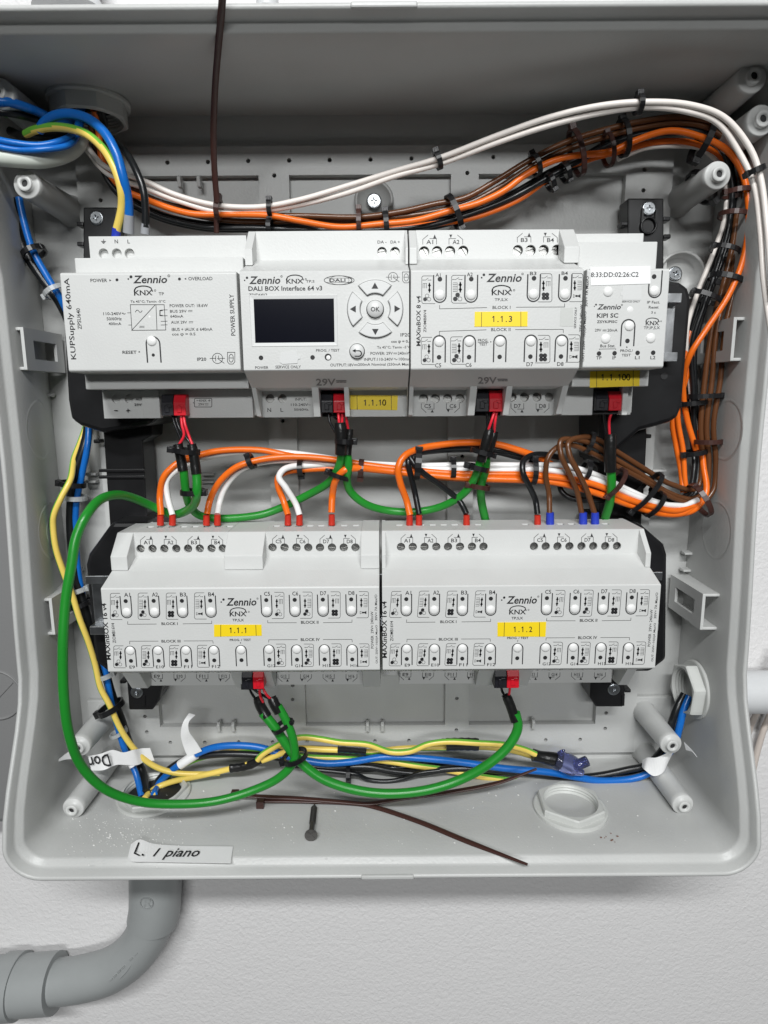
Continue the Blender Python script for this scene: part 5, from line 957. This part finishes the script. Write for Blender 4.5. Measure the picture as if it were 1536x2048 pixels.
# ================================================================ cable ties
def tie(px, py, d, ang, rh, rd, m='tie_black', side=1, label='', w=9, head=1.0, tail=0, hd=-1, tang=None):
    """ring round a bundle that runs at ang degrees in the picture; rh/w in photo pixels, rd in mm"""
    c = P(px, py, d); s = 1/ppm(px, py, d); a = math.radians(ang)
    t = Vector((math.cos(a), 0, math.sin(a))); n_ = Vector((-math.sin(a), 0, math.cos(a))); y = Vector((0, 1, 0))
    R1 = rh*s; W_ = w*s/2; th = .55; N = 22
    mb = MB(); prof = [(-W_, 0), (W_, 0), (W_, th*2), (-W_, th*2)]
    rings = []
    for k in range(N):
        f = 2*math.pi*k/N; dirv = n_*math.cos(f)*R1+y*math.sin(f)*rd; nn = (n_*math.cos(f)/R1+y*math.sin(f)/rd).normalized()
        rings.append([c+dirv+t*u+nn*v for u, v in prof])
    mb.loft(rings+[rings[0]], smooth=False)
    root = obj('cable_tie', mb, m, origin=c, bevel=0); tag(root, label, 'cable tie', 'cable ties holding the wires')
    if head:
        h = head*2.2; hc = c+n_*side*(R1+h*.35)+y*(hd*rd*.35)
        mb = MB(); mb.obox(hc, t, y, n_, max(h*.62, W_*1.25), h*.85, h*.72); mb.obox(hc-y*(h*.87), t, y, n_, h*.38, .15, h*.42); obj('tie_head', mb, m, root, bevel=.45)
        if tail:
            ta = math.radians(tang if tang is not None else ang+90*side); tv = Vector((math.cos(ta), -.2, math.sin(ta))); mb = MB(); mb.obox(hc+tv*(tail*s/2), tv, t.cross(tv).normalized(), t, tail*s/2, .5, W_*.8); obj('tie_tail', mb, m, root, bevel=.2)
    return root
TB = 'tie_black'; BR = 'tie_brown'; CL = 'tie_clear'
TL = [
 (540, 416, 369, 0, 12, 4.5, TB, 1, 'black tie round the white pair nearest the display module', 9, .9), (876, 321, 357, 20, 13, 4.5, TB, 1, 'black tie on the white pair above the relay module', 10, 1.0), (1277, 209, 326, 4, 14, 4.5, TB, 1, 'black tie at the crest of the white pair', 10, .9), (1508, 343, 323, -68, 16, 4.5, TB, -1, 'black tie on the white pair beside the right boss', 10, .5),
 (540, 455, 372, -3, 14, 6, TB, 1, 'small black tie low on the black wires above the display module', 9, .7), (718, 445, 369, 0, 22, 7, BR, 1, 'brown tie left of the round screw boss', 9, .9), (772, 447, 369, 5, 20, 7, TB, 1, 'black tie right of the round screw boss', 10, .9), (908, 425, 368, 25, 32, 9, TB, -1, 'wide black tie where the bundle starts to climb', 11, .8),
 (1070, 330, 367, 27, 18, 7, TB, 1, 'black tie on the brown wires high above the relay module', 9, .9), (1153, 305, 366, 18, 42, 9, BR, 1, 'large brown tie round the climbing bundle', 10, 1.0), (1130, 345, 368, 28, 16, 6, TB, -1, 'black tie underneath beside the large brown one', 9, .7), (1100, 364, 370, 30, 14, 5, TB, -1, 'black tie head hanging below the climbing bundle', 9, .9),
 (1216, 300, 365, 14, 28, 8, BR, 1, 'brown tie right of the large brown one', 8, .8), (1246, 276, 366, 12, 32, 8, TB, 1, 'black tie near the top of the curve', 10, .8), (1404, 283, 366, -22, 40, 9, TB, -1, 'big black tie where the bundle turns downward', 12, 1.0), (1472, 385, 366, -85, 24, 7, BR, -1, 'brown tie just below the upper right boss', 9, .8),
 (1466, 430, 368, -95, 24, 7, BR, 1, 'brown tie on the vertical bundle at right', 9, .6), (1450, 500, 369, -105, 26, 7, TB, -1, 'black tie with long tail on the vertical bundle', 9, .7), (1412, 595, 371, -112, 30, 7, TB, -1, 'black tie on the vertical bundle right of the upper upright', 9, .6), (1452, 558, 366, -105, 30, 8, TB, 1, 'black tie pointing right toward the side wall', 10, .7),
 (1408, 792, 371, -88, 32, 7, TB, 1, 'black tie on the vertical wires below the side bracket', 9, .5), (1385, 806, 374, -85, 26, 6, TB, -1, 'lower of the two black ties below the side bracket', 9, .6), (1418, 883, 370, -88, 24, 6, BR, 1, 'brown tie on the brown wires at right', 9, .7), (1388, 905, 374, -80, 22, 6, TB, -1, 'black tie on the orange and black wires at right', 9, .8),
 (1400, 1000, 365, 30, 34, 9, BR, 1, 'brown tie at the bottom of the right loop', 10, .6), (1290, 985, 357, -38, 46, 8, TB, -1, 'long black tie slanting across the right bundle', 9, .9), (1308, 1008, 357, -35, 26, 7, TB, -1, 'short black tie beside the long slanting one', 9, .4), (1230, 965, 352, -32, 30, 8, BR, -1, 'brown tie across the green cable of the right module', 9, .9),
 (1172, 940, 353, -12, 16, 6, TB, 1, 'black tie on white wires behind the brown ones', 9, .7), (1066, 942, 352, -2, 24, 7, TB, 1, 'black tie on the bundle left of the brown wires', 10, .9), (905, 936, 352, 0, 17, 6.5, TB, 1, 'black tie in the middle of the orange and white bundle', 10, .9), (835, 927, 350, -5, 30, 9, TB, 1, 'dark tie where the orange and black wires fan out', 12, .6),
 (502, 923, 347.5, 22, 12, 5, TB, 1, 'black tie on the left orange pair', 10, .8), (602, 937, 353, 3, 14, 6, TB, -1, 'black tie beside the looping white wire', 10, .8), (722, 938, 350, -5, 16, 6, BR, -1, 'brown tie right of the green cable of the display module', 10, 1.0),
 (372, 902, 332.5, -8+90, 24, 5, TB, 1, 'black tie round the two sleeves under the power supply', 10, 1.1), (386, 984, 335.5, 90, 21, 6, TB, -1, 'black tie round two green cables under the power supply', 10, 1.1), (690, 882, 338, 88, 17, 6, TB, -1, 'black tie at the sleeves under the display module', 10, .9), (677, 950, 347, 70, 22, 6, TB, 1, 'black tie left of the green fork under the display module', 9, .7),
 (966, 905, 341, 75, 22, 6, TB, -1, 'black tie on the sleeve under the eight channel module', 9, .5), (955, 935, 343, 75, 20, 6, TB, 1, 'black tie with square head on the green cables', 10, 1.0), (957, 972, 348, 80, 20, 6, BR, 1, 'brown tie round the green cables above the lower row', 9, 1.0),
 (68, 505, 374, -62, 20, 7, TB, 1, 'black tie on the left side wires beneath the boss', 10, .4), (112, 583, 376, -60, 20, 7, CL, -1, 'clear tie on the wires left of the power supply', 9, .8), (146, 968, 377, -98, 22, 6, TB, -1, 'black tie beside the yellow wire at left', 10, 1.0), (150, 995, 380, -95, 20, 6, CL, -1, 'clear tie below the black one at left', 9, .9),
 (162, 1178, 379, -75, 14, 6, CL, 1, 'clear tie behind the green loop at left', 9, .8), (165, 1207, 378, -72, 18, 7, TB, 1, 'black tie just beneath the lower left side bracket', 9, .5), (215, 1348, 377, -75, 14, 6, CL, 1, 'clear tie at the lower corner of the left module', 9, .6), (222, 1415, 375, -68, 22, 9, TB, -1, 'black tie round the yellow and black wires at lower left', 11, 1.1), (237, 1465, 376, -68, 14, 5, CL, 1, 'clear tie on the blue wire above the paper tag', 7, .8),
 (564, 1452, 334, -58, 19, 5, TB, 1, 'black tie on the green fork below the lower left module', 8, 1.0), (590, 1513, 333, -75, 22, 7, TB, -1, 'black tie where the green cables part near the bottom', 9, 1.0), (697, 1545, 374, 0, 12, 6, TB, -1, 'black tie on the black wires at the bottom centre', 8, .8), (1178, 885, 352, -20, 18, 5, TB, 1, 'dark tie at the crest of the brown wires', 8, .5),
]
for q in TL: tie(q[0], q[1], q[2], q[3], q[4], q[5], q[6], q[7], q[8], q[9], q[10])
# tie round the right boss
tie(1402, 375, 372, 40, 34, 9, TB, -1, 'black tie looped around the upper right boss', 10, 1.2)
# brown tie with a long uncut tail over the power supply
t_ = tie(437, 418, 368, -6, 16, 5, BR, 1, 'brown tie with a long uncut tail rising past the top rim', 10, 1.2)
mb = MB(); mb.tube([P(434, 405, 362), P(429, 340, 355), P(427, 270, 345), (P(430, 180, 330)), P(437, 90, 312), P(444, 10, 296), P(447, -60, 284)], lambda t: (.6, 1.75), 6, sub=6, flat=(0, 1, 0)); obj('tie_tail', mb, BR, t_)
mb = MB(); mb.tube([P(433, 430, 371), P(433, 450, 372), P(433, 466, 373)], lambda t: (.6, 1.6), 6, sub=3, flat=(0, 1, 0)); obj('tie_tail', mb, BR, t_)
# two loose brown ties on the floor
def loose(pts, head, lab, extra=None):
    mb = MB(); q = [PZ(x, y, z) for x, y, z in pts]; mb.tube(q, lambda t: (1.75-.9*max(0, t-.85)/.15, .65), 6, sub=8, flat=(0, 1, .2)); r = obj('loose_cable_tie', mb, BR, origin=q[0]); tag(r, lab, 'cable tie')
    h = PZ(*head); mb = MB(); mb.obox(h, Vector((1, 0, 0)), Vector((0, 1, 0)), Vector((0, 0, 1)), 2.3, 2.3, 2.2); mb.obox(h+Vector((0, -2.3, .3)), Vector((1, 0, 0)), Vector((0, 1, 0)), Vector((0, 0, 1)), 1.1, .3, 1.2); obj('tie_head', mb, BR, r, bevel=.4)
loose([(472, 1590, -240), (520, 1593, -241), (600, 1597, -242), (690, 1604, -243), (735, 1607, -243), (803, 1597, -241), (900, 1584, -238), (998, 1565, -234), (1073, 1538, -228)], (470, 1589, -240), 'loose brown tie whose tip rises toward the bottom wires')
loose([(522, 1601, -242.4), (600, 1602, -243.4), (700, 1606, -244), (738, 1611, -244.3), (835, 1642, -244.5), (933, 1682, -244.5), (1055, 1729, -244.3)], (521, 1607, -243), 'loose brown tie pointing to the lower right on the box floor')
# ================================================================ paper tags and labels
def ribbon(name, rings, lab, m='paper', th=.18, cat='label'):
    """rings: list of (top point, bottom point) world; a bent strip with thickness"""
    top = spline([r[0] for r in rings], 6); bot = spline([r[1] for r in rings], 6); v = []; mb = MB(); R = []
    for i in range(len(top)):
        tdir = (top[min(i+1, len(top)-1)]-top[max(i-1, 0)]); w = bot[i]-top[i]; n_ = tdir.cross(w).normalized()*th
        R.append([top[i], bot[i], bot[i]+n_, top[i]+n_])
    mb.loft(R, smooth=False, cap0=True, cap1=True); o = obj(name, mb, m, origin=rings[0][0])
    return tag(o, lab, cat) if lab else o
FZ = -245.2
LB = ribbon('paper_label', [(PZ(262, 1688, FZ+.4), PZ(255, 1716, FZ+.4)), (PZ(278, 1679, FZ+2.2), PZ(262, 1722, FZ+.4)), (PZ(305, 1687, FZ+1.2), PZ(300, 1723, FZ+.4)), (PZ(350, 1691, FZ+.4), PZ(345, 1724, FZ+.4)), (PZ(466, 1693, FZ+.4), PZ(461, 1726, FZ+.6))], 'white paper strip reading L. I piano on the box floor')
k = Ink(200, 1340, 3.072, z=FZ+1.15); 
k.mb = MB(); kk = Ink(200, 1340, 3.072, z=FZ+2.4); kk.line([(238, 1062), (212, 1125), (240, 1138)], 8); kk.dot(262, 1135, 7)
kk.done('handwritten_text', LB).name = 'printed_text'
k.text('I', 335, 1096, 362, 1143, ital=True); k.text('piano', 396, 1096, 610, 1163, ital=True); k.done('printed_text', LB)
DN = ribbon('paper_tag', [(P(176, 1512, 360), P(183, 1541, 360)), (P(200, 1508, 359), P(208, 1540, 358)), (P(225, 1500, 362), P(232, 1530, 361)), (P(247, 1505, 364), P(256, 1530, 364)), (P(266, 1500, 365), P(275, 1530, 366)), (P(282, 1497, 370), P(290, 1523, 370)), (P(300, 1496, 372), P(309, 1521, 372))], 'folded white tag with upside down lettering round the blue wire')
k = Ink(0, 1200, 3.84, d=357.6); k.text('Dor', 682, 1193, 846, 1288, rot=(190,), bold=False); k.done('printed_text', DN)
wrap = MB(); wrap.tube([P(254, 1506, 370), P(268, 1532, 368)], 2.9, 14, sub=1); obj('wrap', wrap, 'paper', DN)
T2 = ribbon('paper_tag', [(P(378, 1426, 372), P(391, 1430, 372)), (P(366, 1446, 370), P(378, 1444, 368)), (P(362, 1470, 370), P(378, 1462, 367)), (P(368, 1495, 371), P(392, 1483, 369)), (P(376, 1514, 371), P(404, 1502, 370))], 'curled white tag standing up from the blue wire at bottom left')
wrap = MB(); wrap.tube([P(360, 1530, D-3), P(376, 1519, D-3), P(392, 1509, D-3)], 3.0, 14, sub=2); obj('wrap', wrap, 'paper', T2)
T3 = ribbon('paper_tag', [(P(1352, 1492, 366), P(1338, 1520, 366)), (P(1335, 1505, 362), P(1325, 1545, 363)), (P(1312, 1515, 364), P(1308, 1552, 363)), (P(1296, 1515, 368), P(1290, 1540, 366)), (P(1286, 1520, 372), P(1284, 1534, 371))], 'crumpled white tag beside the lower right bosses')
ribbon('paper_tag', [(P(1368, 1485, 362), P(1372, 1500, 362)), (P(1382, 1499, 358), P(1384, 1504, 358)), (P(1393, 1513, 355), P(1394, 1514.5, 355))], 'pointed white tag tip right of the lower right boss')
ribbon('paper_tag', [(P(142, 1500, 362), P(146, 1518, 362)), (P(128, 1510, 358), P(130, 1519, 358)), (P(113, 1522, 354), P(114, 1524, 354))], 'pointed white tag tip left of the lower left boss')
# ================================================================ loose screw
a_, b_ = PZ(622, 1671, FZ+3.2), PZ(629, 1608, FZ+1.6); ax = (b_-a_).normalized(); L = (b_-a_).length
S_ = empty('loose_screw', a_, 'dark countersunk screw lying on the box floor', 'screw')
mb = MB(); mb.lathe(a_, ax, [(3.6, 0), (3.6, .5), (1.9, 3.0), (1.5, 3.6)], 22, cap1=False)
mb.obox(a_-ax*.05, ax.orthogonal(), ax, ax.cross(ax.orthogonal()), 2.0, .12, .35); mb.obox(a_-ax*.08, ax.cross(ax.orthogonal()), ax, ax.orthogonal(), 2.0, .12, .35); obj('screw_head', mb, 'darkscrew', S_)
mb = MB(); N = 150; prof = [(1.5+(.35 if (i % 5) == 0 and i > 45 else 0), 3.5+(L-7)*i/N) for i in range(N)]+[(1.2, L-3), (.1, L)]; mb.lathe(a_, ax, prof, 14); obj('threaded_shank', mb, 'darkscrew', S_)
mb = MB()
for i in range(9): p = PZ(random.gauss(1218, 12), random.gauss(1678, 5), FZ+.1); mb.lathe(p, (0, 0, 1), [(.5*random.random()+.15, 0), (.2, .2)], 6)
tag(obj('rust_crumbs', mb, 'smear'), 'small reddish brown crumbs beside the right locknut', kind='stuff')
